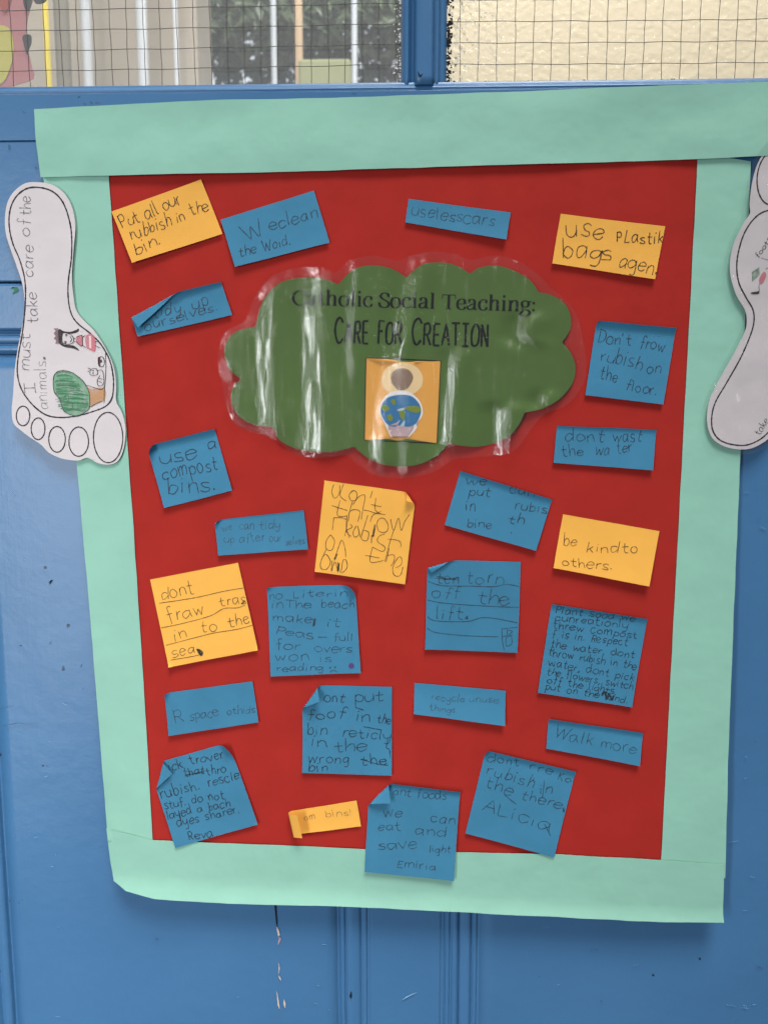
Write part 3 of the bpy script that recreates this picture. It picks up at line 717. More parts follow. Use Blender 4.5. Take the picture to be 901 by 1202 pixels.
note(BN, [(699.4, 376), (791.9, 384.5), (776.8, 474.7), (685.8, 463.8)], M_BLUE, "square blue note reading Don't frow rubish on the floor, right of the green cloud",
     [("Don't", 700.4, 402.5, 739, 406.2, 8), ("frow", 749, 407, 777.7, 412.5, 8), ("rubish", 703.2, 422.3, 750.4, 433.6, 9), ("on", 757, 437.7, 773, 438.3, 8), ("the", 702.3, 445, 722, 449.6, 8), ("floor.", 732.5, 456.2, 768.3, 464.7, 7)],
     folds=[fold((698, 387), (791, 396), (740, 370), .010, 50), fold((697, 384), (706, 376), (696, 370), .0015, 110)])
note(BN, [(653.2, 499.2), (769.4, 504.3), (764.5, 551.9), (648.5, 543)], M_BLUE, 'wide blue note reading dont wast the water, under the square note right of the cloud',
     [("dont", 662.3, 517.5, 707, 518.1, 8), ("wast", 718.3, 517.5, 751.3, 517.5, 8), ("the", 658.5, 535.5, 683.4, 534.5, 7.5), ("wa", 697.2, 534.5, 713.6, 534.5, 8), ("ter", 723, 532, 740, 529.8, 8)],
     folds=[fold((653, 506), (769, 511), (700, 490), .010, 25)])
note(BN, [(173, 522.8), (252.3, 502.5), (273, 575.7), (193.7, 596)], M_BLUE, 'square blue note reading use a compost bins, lower left of the green cloud',
     [("use", 190.5, 544.7, 230.8, 536, 11), ("a", 244.2, 527, 254, 526.4, 8), ("compost", 193, 563, 256.5, 550.8, 9.5), ("bins.", 199, 581.3, 255.2, 574, 10.5)],
     folds=[fold((176, 532), (255, 513), (214, 500), .010, 55), fold((177.5, 541), (190, 519), (172, 520), .0035, 100)], ink=I_DARK, w=0.95)
note(BN, [(251.8, 610.5), (356.6, 598.4), (362.2, 644), (257.2, 651.4)], M_BLUE, 'blue note reading we can tidy up after ourselves, beside large yellow note',
     [("we", 262, 623.5, 273.3, 621, 6), ("can", 281.9, 621.6, 298, 620.4, 6), ("tidy", 305.3, 621.1, 328.5, 619.7, 6), ("up", 263.8, 636.3, 276, 636.3, 6), ("after", 282, 636.3, 311.4, 634.5, 6), ("our", 316.3, 636, 331, 635, 6), ("selves", 335.8, 638.7, 358, 637.5, 5)],
     folds=[fold((253, 618), (264, 609), (252, 608), .002, 130), fold((254, 613), (358, 602), (300, 595), .008, 25)], w=0.75, ink=I_SOFT)
note(YN, [(381, 563.7), (487.9, 578.9), (475, 685.2), (369.6, 670.4)], M_YEL, "large yellow note with messy writing, top right corner curled over, below the cloud", [],
     folds=[fold((470.6, 574), (486.5, 597.4), (488, 579), .0020, 150), fold((368, 662), (378, 674), (367, 672), .004, 60)],
     crop=(360, 550, 6.436), strokes=[
        [(205, 120), (190, 175), (212, 222), (245, 190), (250, 125)], [(282, 108), (252, 200), (300, 245)],
        [(345, 165), (320, 200), (335, 240), (370, 235), (380, 190), (360, 165), (340, 175)],
        [(348, 240), (325, 320), (312, 400)], [(350, 270), (395, 210), (440, 203), (425, 300), (412, 382)],
        [(496, 168), (480, 220)], [(522, 222), (515, 300), (540, 330), (562, 342)], [(485, 270), (562, 286)],
        [(252, 240), (232, 350), (302, 357)], [(190, 278), (305, 315)],
        [(315, 390), (322, 330), (360, 308), (402, 325), (385, 400)], [(430, 312), (470, 318), (520, 335), (595, 345)],
        [(462, 350), (440, 420), (412, 522), (455, 540), (468, 480), (430, 462)], [(480, 400), (500, 350), (560, 322)],
        [(560, 370), (530, 405), (545, 470), (600, 475), (615, 430), (590, 380), (560, 370)],
        [(632, 380), (655, 465), (692, 372), (712, 465), (738, 400), (775, 345)], [(660, 455), (625, 560), (590, 700)],
        [(205, 370), (195, 462)], [(205, 368), (300, 385), (290, 505)], [(305, 350), (300, 440), (322, 520)], [(330, 420), (345, 440), (300, 470), (335, 510)],
        [(375, 430), (350, 480), (365, 515), (395, 490), (385, 430), (405, 515)],
        [(490, 500), (488, 560)], [(590, 490), (545, 510), (535, 548), (590, 590), (570, 622), (498, 590)],
        [(612, 530), (690, 540), (712, 570), (705, 590)], [(497, 590), (480, 700), (580, 690)], [(443, 652), (550, 672)],
        [(622, 600), (600, 700)], [(600, 655), (655, 648), (660, 690), (636, 732)],
        [(672, 745), (712, 720), (715, 672), (690, 668), (650, 740), (660, 800), (705, 802), (725, 740)],
        [(182, 497), (150, 540), (148, 600), (190, 612), (212, 545), (182, 497)], [(152, 600), (108, 700), (112, 750), (152, 755), (182, 700), (150, 645), (122, 662)],
        [(210, 690), (262, 540), (290, 600), (296, 665)], [(195, 690), (188, 772), (215, 700), (240, 782)], [(235, 700), (258, 782), (275, 690), (300, 690), (305, 745), (265, 785)]],
     thick=[[(516, 420), (500, 512)], [(230, 640), (212, 680)], [(245, 710), (235, 770)]], ink=I_DARK, w=0.75)
note(BN, [(540, 552), (647.2, 585.5), (627.8, 645.8), (521.4, 615.8)], M_BLUE, 'tilted blue note reading we can put rubis, right of large yellow note',
     [("we", 546, 567.6, 570, 569.4, 7), ("can", 597, 577.5, 625.4, 582, 6.5), ("put", 549, 580.5, 574.4, 582, 6.5), ("rubis", 603, 597, 640.4, 602, 7), ("in", 546, 600, 556.4, 600, 8), ("th", 595.4, 613.4, 613.4, 615, 6), ("bine", 547.5, 618, 576, 619.4, 6), (".", 598, 626, 601, 626, 7)],
     folds=[fold((538, 561), (645, 595), (600, 560), .012, 30)])
note(YN, [(659.8, 603.5), (772.8, 623), (759.3, 686.8), (647.9, 665.9)], M_YEL, 'yellow note reading be kind to others, near the right edge of the red paper',
     [("be", 659.8, 639, 674.8, 640.4, 8), ("kind", 686.2, 647.3, 724.3, 648.5, 7), ("to", 728.8, 648.5, 746.7, 648, 7), ("others.", 657.4, 662.9, 716.8, 668.4, 6.5)], ink=I_DARK, bow=.0028, w=0.8)
note(YN, [(177, 679.8), (280, 660.1), (303.6, 762.2), (199.5, 782)], M_YEL, 'yellow note with ruled pencil lines reading dont fraw tras in the sea',
     [("dont", 191, 703.3, 228.3, 696.6, 9.5), ("fraw", 199, 730.8, 240.7, 720, 9.5), ("tras", 259.3, 711.4, 288.9, 707, 7.5), ("in", 206, 751, 220.5, 747, 9), ("to", 236.8, 741.7, 255.5, 739, 9), ("the", 269.4, 736, 294.3, 730.6, 8), ("sea", 204.2, 771.2, 229.8, 764.2, 7.5)],
     folds=[fold((298, 765), (305, 752), (306, 765), .004, 70), fold((199, 775), (208, 782), (199, 783), .004, 60)],
     crop=(170, 650, 6.436), strokes=[[(115, 370), (380, 330), (600, 280), (748, 255)], [(130, 555), (300, 520), (500, 465), (600, 410), (700, 405), (760, 385)], [(168, 685), (400, 625), (520, 595), (700, 565), (815, 535)], [(205, 795), (370, 768), (440, 750)]],
     thick=[[(400, 712), (430, 760), (440, 738), (412, 718), (435, 755)], [(735, 375), (760, 350)]], ink=I_DARK, w=0.8)
BEACH = note(BN, [(313.7, 688.7), (416.8, 685.8), (423.3, 789), (318.3, 792.6)], M_BLUE, 'square blue note reading no litering in the beach with purple blot',
     [("no", 316.8, 703.9, 331.7, 701.7, 6), ("Literin", 343.2, 701.5, 407.5, 699, 5.5), ("in", 318.5, 713.2, 332, 713.2, 6.5), ("The", 336, 713.2, 364.9, 713.2, 5.5), ("beach", 377.2, 712.8, 415.8, 712.8, 6), ("make", 320.2, 727.7, 365.6, 730.6, 6.5), ("it", 383.6, 734.2, 398.8, 735.6, 6.5), ("Peas", 324.5, 743.5, 367, 749.3, 6), ("-", 374, 750, 383, 750, 6), ("full", 391.6, 751.5, 414, 750.8, 5.5), ("for", 324.5, 761.6, 351.9, 761.6, 6.5), ("overs", 370, 764.5, 413, 764.5, 6.5), ("won", 323, 774.6, 362.7, 774.6, 7), ("is", 375.7, 776.7, 388.7, 776, 6), ("reading", 325.2, 787, 378.6, 785.5, 5)],
     folds=[fold((394, 684), (419, 708), (418, 684), .007, 115), fold((312, 700), (326, 687), (313, 688), .006, 55)],
     crop=(305, 675, 6.93), strokes=[[(572, 782), (600, 765), (632, 782)]], thick=[[(455, 348), (435, 412)], [(440, 350), (445, 400)], [(568, 745), (580, 745)], [(608, 742), (620, 742)]], w=0.85)
bn_, bs_, bc_ = BEACH
ik = Ink(bs_); ik.dot(PP(412.5, 780.3), .0026, .0003); ik.build('purple_blot', I_PURPLE, bn_)
r_, sh_, c_ = note(BN, [(501.5, 656.8), (610.5, 659.1), (606.6, 765), (498.4, 761.2)], M_BLUE, 'square blue note with wavy pencil lines reading torn off the lift',
     [("ten", 512, 684, 537.6, 684.7, 8.5), ("torn", 546.3, 684.7, 589.6, 685.4, 9), ("off", 505.9, 700.6, 539, 701.3, 7.5), ("the", 560, 709, 596.8, 710, 9), ("lift.", 511.6, 725.8, 548.4, 725.8, 8)],
     folds=[fold((500.2, 668), (541, 656.5), (501, 657), .0013, 185)],
     crop=(490, 645, 6.93), strokes=[[(85, 255), (200, 290), (450, 295), (620, 298), (720, 280), (828, 298)], [(78, 405), (200, 430), (450, 450), (818, 468)], [(78, 540), (150, 575), (400, 580), (550, 548), (806, 590)], [(75, 630), (150, 670), (400, 695), (655, 703)],
        [(680, 640), (808, 625)], [(680, 640), (685, 740), (700, 812)], [(725, 645), (725, 690)], [(715, 710), (755, 700), (760, 760), (715, 775), (715, 710)], [(735, 650), (765, 660), (740, 685)], [(140, 230), (330, 245)], [(150, 215), (250, 235), (335, 225)], [(690, 700), (770, 690)]], thick=[[(398, 535), (402, 562)]], w=0.85)
note(BN, [(646.6, 707.5), (758.5, 725), (740.2, 828.7), (630.3, 811.9)], M_BLUE, 'square blue note crowded with ten lines of writing, lower right of the red paper',
     [("Plant sood we", 650.8, 719, 743, 728, 6), ("cunreationly", 650.8, 727.5, 734.9, 737, 5.5), ("threw compost", 647.5, 736.8, 745.7, 748.4, 5.5), ("f is in. Respect", 646.6, 746.8, 734.9, 757, 5.5), ("the water, dont", 645, 759, 742.4, 771.6, 5.5), ("throw rubish in the", 642.5, 768.3, 744.9, 785, 5.5), ("water, dont pick", 642.5, 780.7, 742.4, 798, 5.5), ("the flowers, switch", 640.8, 790.7, 740.7, 808, 5), ("off the lights.", 640.8, 800, 722, 814, 5), ("put on the land.", 638.3, 807.5, 734.9, 824, 5)],
     folds=[fold((644, 717), (757, 734.5), (700, 710), .012, 28)],
     crop=(620, 700, 6.007), thick=[[(510, 690), (530, 665), (545, 715), (560, 680), (580, 720), (595, 690)]], w=0.8, ink=I_DARK)
note(BN, [(194, 812.9), (296.8, 799), (303.8, 846.8), (199.2, 862.2)], M_BLUE, 'blue note reading R space othids, lower left above the folded square note',
     [("R", 207, 848, 217, 846, 9), ("space", 224, 844, 257, 839, 7.5), ("othids", 267.4, 838, 299.8, 835.3, 5.5)],
     folds=[fold((195.7, 830), (204, 810), (190, 812), .006, 60)], w=0.85)
note(BN, [(175.3, 897), (268.8, 870.8), (303.4, 965.7), (207.1, 993.3)], M_BLUE, 'square blue note signed Reva with its top left corner folded over',
     [("ick", 199, 903.5, 215.8, 901, 8), ("trover", 224.6, 896.6, 263.9, 888.5, 7), ("that", 217.6, 910.6, 240.3, 906.3, 6.5), ("thro", 243.8, 909, 265.7, 906.3, 6.5), ("rubish.", 190, 936, 235.9, 925.5, 8), ("rescle", 245.6, 922, 281.4, 913.2, 7), ("stuf. do not", 194.5, 948.2, 263.9, 935.5, 6.5), ("layed a bach", 197.5, 959.6, 270.9, 945.2, 6.5), ("dyes sharer.", 209.7, 968.4, 282.3, 952, 6.5), ("Reva", 222.8, 984, 250.8, 979.3, 6)],
     folds=[fold((195.5, 889), (185.2, 930), (176, 897), .0012, 172), fold((250, 872), (282, 902), (270, 870), .008, 90), fold((297, 970), (304, 955), (305, 966), .004, 50)],
     crop=(180, 790, 5.72), strokes=[[(215, 685), (350, 650)], [(220, 678), (345, 662)]], w=0.95, ink=I_DARK)
note(BN, [(355.2, 803.7), (460, 805.4), (459.5, 908.6), (355.2, 905.4)], M_BLUE, 'square blue note with top left corner folded over, reading put foof in the bin',
     [("ont", 380, 822.4, 403.5, 823.5, 7.5), ("put", 416.5, 823, 449, 822, 8), ("foof", 361, 843.3, 405, 842, 7.5), ("in", 418, 846.2, 433.8, 846.2, 8.5), ("the", 442.5, 847.7, 457.6, 849.6, 7), ("bin", 361, 860, 383.3, 860.7, 8), ("reticly", 402, 863.5, 457.6, 867, 7.5), ("in", 365, 875, 383.3, 875, 8.5), ("the", 393.4, 881.5, 430, 880, 8), ("wrong", 361.6, 893.3, 409.3, 895, 7.5), ("the", 423, 896, 454, 896, 7), ("bin", 362, 903.5, 384.7, 904, 6.5)],
     folds=[fold((353.5, 838), (379, 802), (355, 804), .0020, 140)],
     crop=(340, 795, 6.93), strokes=[[(580, 655), (690, 690), (800, 705)], [(800, 490), (785, 560), (810, 580), (815, 640)], [(535, 240), (600, 262)], [(600, 395), (740, 420)]], w=0.9, ink=I_DARK)
note(BN, [(486.3, 801), (593, 810), (591.5, 849.9), (485.3, 836.7)], M_BLUE, 'narrow blue strip note with small writing recycle things, below the lift note',
     [("recycle", 505.6, 820.6, 544.2, 823.5, 5), ("unuse", 550, 822.5, 584.4, 824, 4.5), ("things", 504, 832.5, 533, 835.5, 4.5)], w=0.7, ink=I_SOFT, bow=.0025)
note(BN, [(643, 841.5), (753.4, 858.2), (749.2, 896.9), (640, 877.5)], M_BLUE, 'narrow blue strip note reading Walk more, lower right of the red paper',
     [("Walk", 648.2, 865, 694.5, 873.5, 9.5), ("more", 703.5, 876.5, 743.8, 882.8, 8)], folds=[fold((641, 850), (752, 867), (700, 845), .010, 25)], w=0.8)
note(YN, [(322, 954), (418.4, 938.8), (423.8, 968.6), (328, 980)], M_YEL, 'tiny yellow strip note reading om bins, its left end curled over',
     [("om", 358, 961.8, 370.3, 959.8, 5), ("bins!", 382.5, 958.6, 413, 955.2, 5)], folds=[fold((342, 946), (351, 984), (322, 960), .0030, 150)], w=0.75, ink=I_SOFT, bow=.001, nx=60)
note(BN, [(433.8, 914), (539.5, 925.9), (531.7, 1029.7), (428.2, 1019.4)], M_BLUE, 'blue note signed Emiria overlapping the bottom mint border, corner rolled over',
     [("ant", 461, 931.5, 481.4, 933.2, 6.5), ("foods", 488.7, 934.4, 523, 936.9, 6.5), ("we", 449.7, 957.6, 471.6, 956.4, 7.5), ("can", 504.6, 962.5, 533, 966, 8), ("eat", 443.6, 972.3, 470.4, 972.3, 6.5), ("and", 486.3, 975.9, 522.9, 980.8, 7.5), ("save", 444.8, 994.2, 488.7, 993, 7.5), ("light", 503.4, 996.7, 527.8, 998, 5.5), ("Emiria", 465.5, 1013.8, 510.7, 1017.5, 6)],
     folds=[fold((432, 946), (464, 914), (434, 914), .0020, 165), fold((460, 925), (539, 935), (500, 915), .010, 35)], bow=.003, lay=.002, w=0.9)
note(BN, [(570, 878.3), (674.8, 903.3), (649, 1004.5), (545.8, 976.2)], M_BLUE, 'tilted square blue note signed ALicia, bottom right of the red paper',
     [("dont", 571.8, 893.3, 608.3, 897.5, 7), ("rre", 619.9, 901.6, 646.5, 909, 7), ("Ko", 652.4, 914, 668, 918, 6), ("rubish", 570, 906.6, 625, 924, 8), ("in", 633.2, 930.4, 646.5, 930, 8), ("the", 568.3, 921.6, 598.3, 933.3, 8.5), ("there.", 610, 935.8, 662.4, 950.7, 7.5), ("ALicia", 565, 950.6, 643.9, 973.5, 9.5)],
     folds=[fold((568, 889), (673, 914), (620, 880), .012, 22), fold((572, 884), (577, 879), (570, 878), .003, 60)],
     crop=(540, 870, 6.007), strokes=[[(310, 370), (350, 405), (395, 440)], [(505, 270), (520, 255)], [(590, 270), (575, 390)], [(590, 575), (630, 655)]], thick=[[(722, 460), (724, 490)]], w=0.9)

# ------------------------------------------------------------------ green cloud sign in laminating film
K7 = (250, 290, 2.048)
def c7(pts): return [(K7[0] + a / K7[2], K7[1] + b / K7[2]) for a, b in pts]
lobes = [  # each lobe is smoothed on its own so the notches stay sharp
 [(103, 192), (60, 203), (35, 228), (30, 258), (43, 295), (70, 318)],
 [(70, 318), (50, 338), (47, 375), (68, 410), (105, 428), (145, 434), (160, 462), (195, 482), (240, 492), (290, 491), (340, 480)],
 [(340, 480), (370, 505), (410, 522), (450, 527), (500, 520), (540, 498), (565, 470)],
 [(565, 470), (600, 478), (650, 478), (700, 460), (730, 430), (746, 398)],
 [(746, 398), (790, 388), (830, 365), (860, 330), (868, 290), (857, 255), (836, 230)],
 [(836, 230), (855, 200), (856, 165), (840, 135), (810, 117), (780, 110)],
 [(780, 110), (760, 82), (720, 58), (680, 47), (640, 51), (617, 66)],
 [(617, 66), (580, 45), (540, 39), (500, 46), (464, 74)],
 [(464, 74), (430, 54), (380, 46), (335, 58), (302, 92)],
 [(302, 92), (260, 77), (210, 75), (160, 90), (122, 130), (103, 192)]]
card = []
for lb in lobes: card += catmull(lb, False, 5)[:-1]
card_px = c7(card)
film_px = c7(catmull([(18, 250), (33, 205), (82, 178), (100, 125), (145, 72), (210, 52), (265, 54), (295, 66), (330, 35), (390, 24), (440, 36), (480, 22), (530, 14), (580, 20), (615, 34), (670, 24), (725, 34), (775, 66), (805, 98), (845, 130), (873, 170), (884, 220), (893, 280), (885, 330), (850, 378), (795, 402), (765, 432), (732, 478), (690, 500), (600, 506), (570, 514), (530, 540), (470, 553), (400, 550), (350, 524), (320, 500), (260, 506), (200, 497), (150, 462), (100, 446), (60, 428), (38, 392), (28, 340), (18, 295)], True, 3))
# buckles: (path of centre x by y in crop px, half width px, y range, strength)
BUCK = [
 ([(80, 128), (260, 122), (440, 135)], 19, (60, 460), 1.00),
 ([(50, 245), (250, 236), (500, 242)], 22, (30, 520), 1.00),
 ([(40, 338), (200, 328), (480, 322)], 11, (30, 330), 0.95),
 ([(40, 487), (150, 462), (260, 425), (480, 392)], 17, (20, 540), 1.0),
 ([(120, 462), (250, 450), (500, 455)], 12, (180, 560), 0.97),
 ([(240, 578), (330, 572), (460, 560)], 14, (235, 500), 0.95),
 ([(360, 697), (430, 694), (520, 690)], 20, (365, 530), 0.96),
 ([(330, 797), (380, 790)], 13, (335, 400), 1.0),
 ([(150, 752), (215, 738), (240, 760)], 17, (150, 250), .9)]
cs = PP(480, 430)
def slope_at(px, py):
    X, Z = PP(px, py); p = Vector((X, -0.004, Z))
    a = (CAM - p).normalized(); b = (WIN + Vector((0, 0, 0.25)) - p).normalized(); h_ = (a + b).normalized()
    return h_.x / h_.y       # dh/dX of a surface y=-h with that normal
def path_x(path, y):
    if y <= path[0][0]: return path[0][1]
    for (ya, xa), (yb, xb) in zip(path, path[1:]):
        if y <= yb: return xa + (xb - xa) * (y - ya) / (yb - ya)
    return path[-1][1]
SL = [slope_at(K7[0] + path_x(b[0], (b[2][0] + b[2][1]) / 2) / K7[2], K7[1] + (b[2][0] + b[2][1]) / 2 / K7[2]) for b in BUCK]
print('slopes', SL)
def ripple(X, Z):
    px, py = proj(X, Z, -0.004)
    cx_, cy_ = (px - K7[0]) * K7[2], (py - K7[1]) * K7[2]
    hgt = 0.0016
    for (path, hw, (ya, yb), k), sl in zip(BUCK, SL):
        env = sstep(ya, ya + 30, cy_) * (1 - sstep(yb - 30, yb, cy_))
        if env <= 0: continue
        d = cx_ - path_x(path, cy_)
        if abs(d) > hw * 4.6: continue
        rise = 2 * hw * MM / K7[2] * abs(sl) * k
        # height falls towards the window side inside the band, eases back outside it
        t = (d + hw) / (2 * hw)
        if t < 0: v = -0.5 * (1 - sstep(0, 1, -(d + hw) / (hw * 3.4)))
        elif t > 1: v = 0.5 * (1 - sstep(0, 1, (d - hw) / (hw * 3.4)))
        else: v = t - 0.5 + 0.028 * math.sin(math.tau * t)
        hgt += env * rise * v
    hgt += 0.0004 * noise.noise(Vector((X * 40, Z * 8, 4))) + .00006 * noise.noise(Vector((X * 200, Z * 90, 7)))
    return hgt
def ruffle(X, Z):
    return ripple(X, Z) + 0.0014 * noise.noise(Vector((X * 75, Z * 75, 21))) + .0006 * noise.noise(Vector((X * 180, Z * 180, 3)))
sign = empty('cloud_sign', (cs[0], -0.004, cs[1])); tag(sign, 'glossy laminated green cloud sign titled Catholic Social Teaching Care for Creation', 'sign')
SG = Sheet(.0016, ripple)
cardO = link('green_card', fill_mesh('green_card', to_plane(card_px), SG, .0032), M_GREEN, None); solid(cardO, .0003); reparent_at(sign, cardO)
def printed(nm, px_pts, mat, off, cell=.0025, par=None):
    if nm != 'orange_picture': off += .0003
    o = link(nm, fill_mesh(nm, to_plane(px_pts), SG, cell, off), mat, None); reparent_at(sign, o)
    return o
def ell(cx_, cy_, rx, ry, n=36, a0=0, a1=360):
    return [(cx_ + rx * math.cos(math.radians(a0 + (a1 - a0) * i / n)), cy_ + ry * math.sin(math.radians(a0 + (a1 - a0) * i / n))) for i in range(n)]
kp = (415, 405, 7.84)
def cp(pts): return [(kp[0] + a / kp[2], kp[1] + b / kp[2]) for a, b in pts]
ik = Ink(SG)
qd = cp([(115, 123), (797, 149), (763, 903), (101, 873)])
for a_, b_ in zip(qd, qd[1:] + qd[:1]): ik.stroke(to_plane([a_, b_]), 1.3 * MM)
o = ik.build('picture_border', I_BLACK, None); reparent_at(sign, o)
printed('orange_picture', cp([(118, 125), (794, 151), (760, 901), (104, 871)]), M_ORANGE, .00040, .0025)
printed('halo', cp(ell(445, 320, 190, 155)), C_HALO, .00030)
printed('head', cp(catmull([(440, 218), (505, 235), (542, 290), (532, 345), (490, 405), (440, 425), (395, 405), (355, 355), (345, 290), (380, 235)], True, 4)), C_HEAD, .00048)
printed('hands', cp(catmull([(285, 700), (320, 790), (355, 838), (420, 842), (500, 842), (540, 800), (590, 710), (435, 640)], True, 3)), C_HAND, .00040)
printed('globe_rim', cp(catmull([(435, 420), (520, 440), (600, 510), (634, 600), (620, 670), (570, 725), (580, 760), (510, 842), (500, 842), (552, 745), (430, 700), (315, 745), (350, 838), (335, 838), (288, 730), (248, 650), (243, 580), (270, 500), (340, 440)], True, 3)), C_RIM, .00062)
printed('hands_fill', cp([(318, 742), (430, 700), (548, 742), (505, 838), (350, 838)]), C_HAND, .00076)
printed('globe', cp(catmull([(435, 460), (530, 475), (598, 540), (617, 610), (595, 680), (560, 730), (500, 752), (435, 738), (370, 752), (310, 730), (265, 660), (250, 590), (280, 520), (340, 475)], True, 4)), C_SEA, .00088)
for q in ([(470, 575), (540, 560), (600, 570), (612, 610), (560, 625), (490, 600)], [(262, 560), (300, 555), (330, 585), (300, 610), (262, 590)], [(340, 510), (375, 500), (385, 540), (360, 550)], [(310, 650), (340, 640), (360, 670), (345, 700), (315, 690)], [(420, 605), (455, 600), (475, 625), (465, 690), (450, 690), (425, 650)]):
    printed('land_mass', cp(catmull(q, True, 3)), C_LAND, .00102)
for q in ([(400, 600), (450, 580), (470, 592), (430, 608)], [(430, 745), (470, 690), (468, 740)]):
    printed('cloud_patch', cp(catmull(q, True, 3)), C_ICE, .00112)
ik = Ink(SG)
write(ik, "Catholic Social Teaching:", (344, 358.5), (627.5, 366.5), 11.6, jit=0, font=SER, nib=(0.85, 3.1))
o = ik.build('title_lettering', I_BLACK, None); reparent_at(sign, o)
ik = Ink(SG)
def smallcaps(t, p0, p1):
    write(ik, t, p0, p1, 16.2, w=2.5, jit=0.25, scales=[1.12 if (i == 0 and t[0] == 'C') else 0.95 for i in range(len(t))])
smallcaps("CARE", (393.5, 403), (432, 404)); smallcaps("FOR", (443, 404), (471, 404.5)); smallcaps("CREATION", (483, 405), (572, 407.5))
o = ik.build('subtitle_lettering', I_BLACK, None); reparent_at(sign, o)
CARDP = to_plane(card_px)
film = link('laminate_film', fill_mesh('laminate_film', to_plane(film_px), Sheet(.0034, lambda X, Z: ripple(X, Z) if inside(CARDP, X, Z) else ruffle(X, Z)), .0024), M_FILM, None)
reparent_at(sign, film)

# ------------------------------------------------------------------ paper feet
def foot(outline, K, inner, toes, label, lay, film_off=0, closed_inner=True, curl=()):
    def cv(pts): return [(K[0] + a / K[2], K[1] + b / K[2]) for a, b in pts]
    pl_ = to_plane(catmull(cv(outline), True, 4))
    cx_ = sum(p[0] for p in pl_) / len(pl_); cz_ = sum(p[1] for p in pl_) / len(pl_)
    root = empty('paper_foot', (cx_, -0.004, min(p[1] for p in pl_))); tag(root, label, 'paper foot')
    sh = Sheet(lay, lambda X, Z: 0.0007 + 0.0010 * noise.noise(Vector((X * 16, Z * 12, 31))) + .0004 * noise.noise(Vector((X * 50, Z * 50, 3))), curl)
    o = link('foot_cutout', fill_mesh('foot_cutout', pl_, sh, .005), M_WHITE, None); solid(o, .0002); reparent_at(root, o)
    ik = Ink(sh)
    ik.stroke(to_plane(cv(inner)), 1.5 * MM, close=closed_inner)
    for (a, b, rx, ry, rot) in toes:
        pts = [(a + rx * math.cos(t) * math.cos(rot) - ry * math.sin(t) * math.sin(rot), b + rx * math.cos(t) * math.sin(rot) + ry * math.sin(t) * math.cos(rot)) for t in [i / 24 * math.tau for i in range(24)]]
        ik.stroke(to_plane(cv(pts)), 1.3 * MM, close=True)
    o = ik.build('outline_print', I_LINE, None); reparent_at(root, o)
    if film_off:
        n = len(pl_); fp = []
        area2 = sum(pl_[i][0] * pl_[(i + 1) % n][1] - pl_[(i + 1) % n][0] * pl_[i][1] for i in range(n))
        sg = 1 if area2 > 0 else -1
        for i in range(n):
            a, b = pl_[i - 2], pl_[(i + 2) % n]; dx, dz = b[0] - a[0], b[1] - a[1]; L = math.hypot(dx, dz) or 1
            fp.append((pl_[i][0] + sg * dz / L * film_off, pl_[i][1] - sg * dx / L * film_off))
        o = link('laminate_film', fill_mesh('laminate_film', fp, Sheet(lay + .0008, lambda X, Z: sh.lift(X, Z) + .0012 * noise.noise(Vector((X * 60, Z * 45, 8))), ()), .003), M_FILM, None); reparent_at(root, o)
    return root, sh, cv
K3 = (0, 200, 3.3375)
lf_out = [(110, 55), (165, 52), (215, 62), (260, 95), (290, 150), (303, 220), (298, 300), (292, 370), (290, 430), (295, 490), (305, 550), (335, 590), (375, 630), (415, 690), (445, 750), (458, 800), (462, 850), (462, 905), (482, 945), (495, 990), (497, 1040), (487, 1100), (465, 1140), (430, 1152), (390, 1146), (350, 1125), (312, 1136), (250, 1128), (200, 1105), (170, 1075), (130, 1048), (90, 1018), (62, 990), (55, 940), (62, 870), (65, 800), (75, 720), (90, 640), (105, 560), (105, 500), (95, 440), (75, 380), (50, 310), (32, 250), (28, 190), (38, 130), (65, 85)]
lf_in = [(160, 72), (110, 78), (70, 110), (48, 160), (45, 220), (60, 290), (85, 350), (105, 420), (110, 490), (105, 570), (95, 650), (82, 720), (77, 790), (90, 850), (120, 900), (160, 940), (200, 962), (250, 968), (310, 962), (370, 945), (420, 925), (445, 895), (452, 850), (450, 800), (435, 740), (400, 680), (360, 640), (310, 600), (285, 560), (275, 500), (277, 430), (288, 350), (290, 270), (280, 200), (255, 130), (215, 88)]
lfoot, LS, cv3 = foot(lf_out, K3, lf_in, [(99, 962, 26, 38, 0), (158, 1012, 27, 42, 0), (232, 1053, 32, 50, 0), (316, 1062, 38, 57, 0), (430, 1046, 57, 98, 0)],
                      'white paper foot with toes down and pencil words I must take care of the animals', .0026)
ik = Ink(LS)
def wl(t, a, b, xh, w=0.9):
    p, q = cv3([a, b]); write(ik, t, p, q, xh, w, jit=.6)
wl("I", (147, 872), (143, 832), 8); wl("must", (124, 785), (128, 645), 8.5); wl("take", (158, 600), (152, 482), 8); wl("care", (138, 420), (140, 300), 8)
wl("of", (128, 262), (124, 195), 8); wl("the", (131, 180), (128, 108), 8)
o = ik.build('handwriting', I_PEN, None); reparent_at(lfoot, o)
ik = Ink(LS); wl("animals.", (196, 935), (186, 735), 8, .75); o = ik.build('handwriting', I_SOFT, None); reparent_at(lfoot, o)
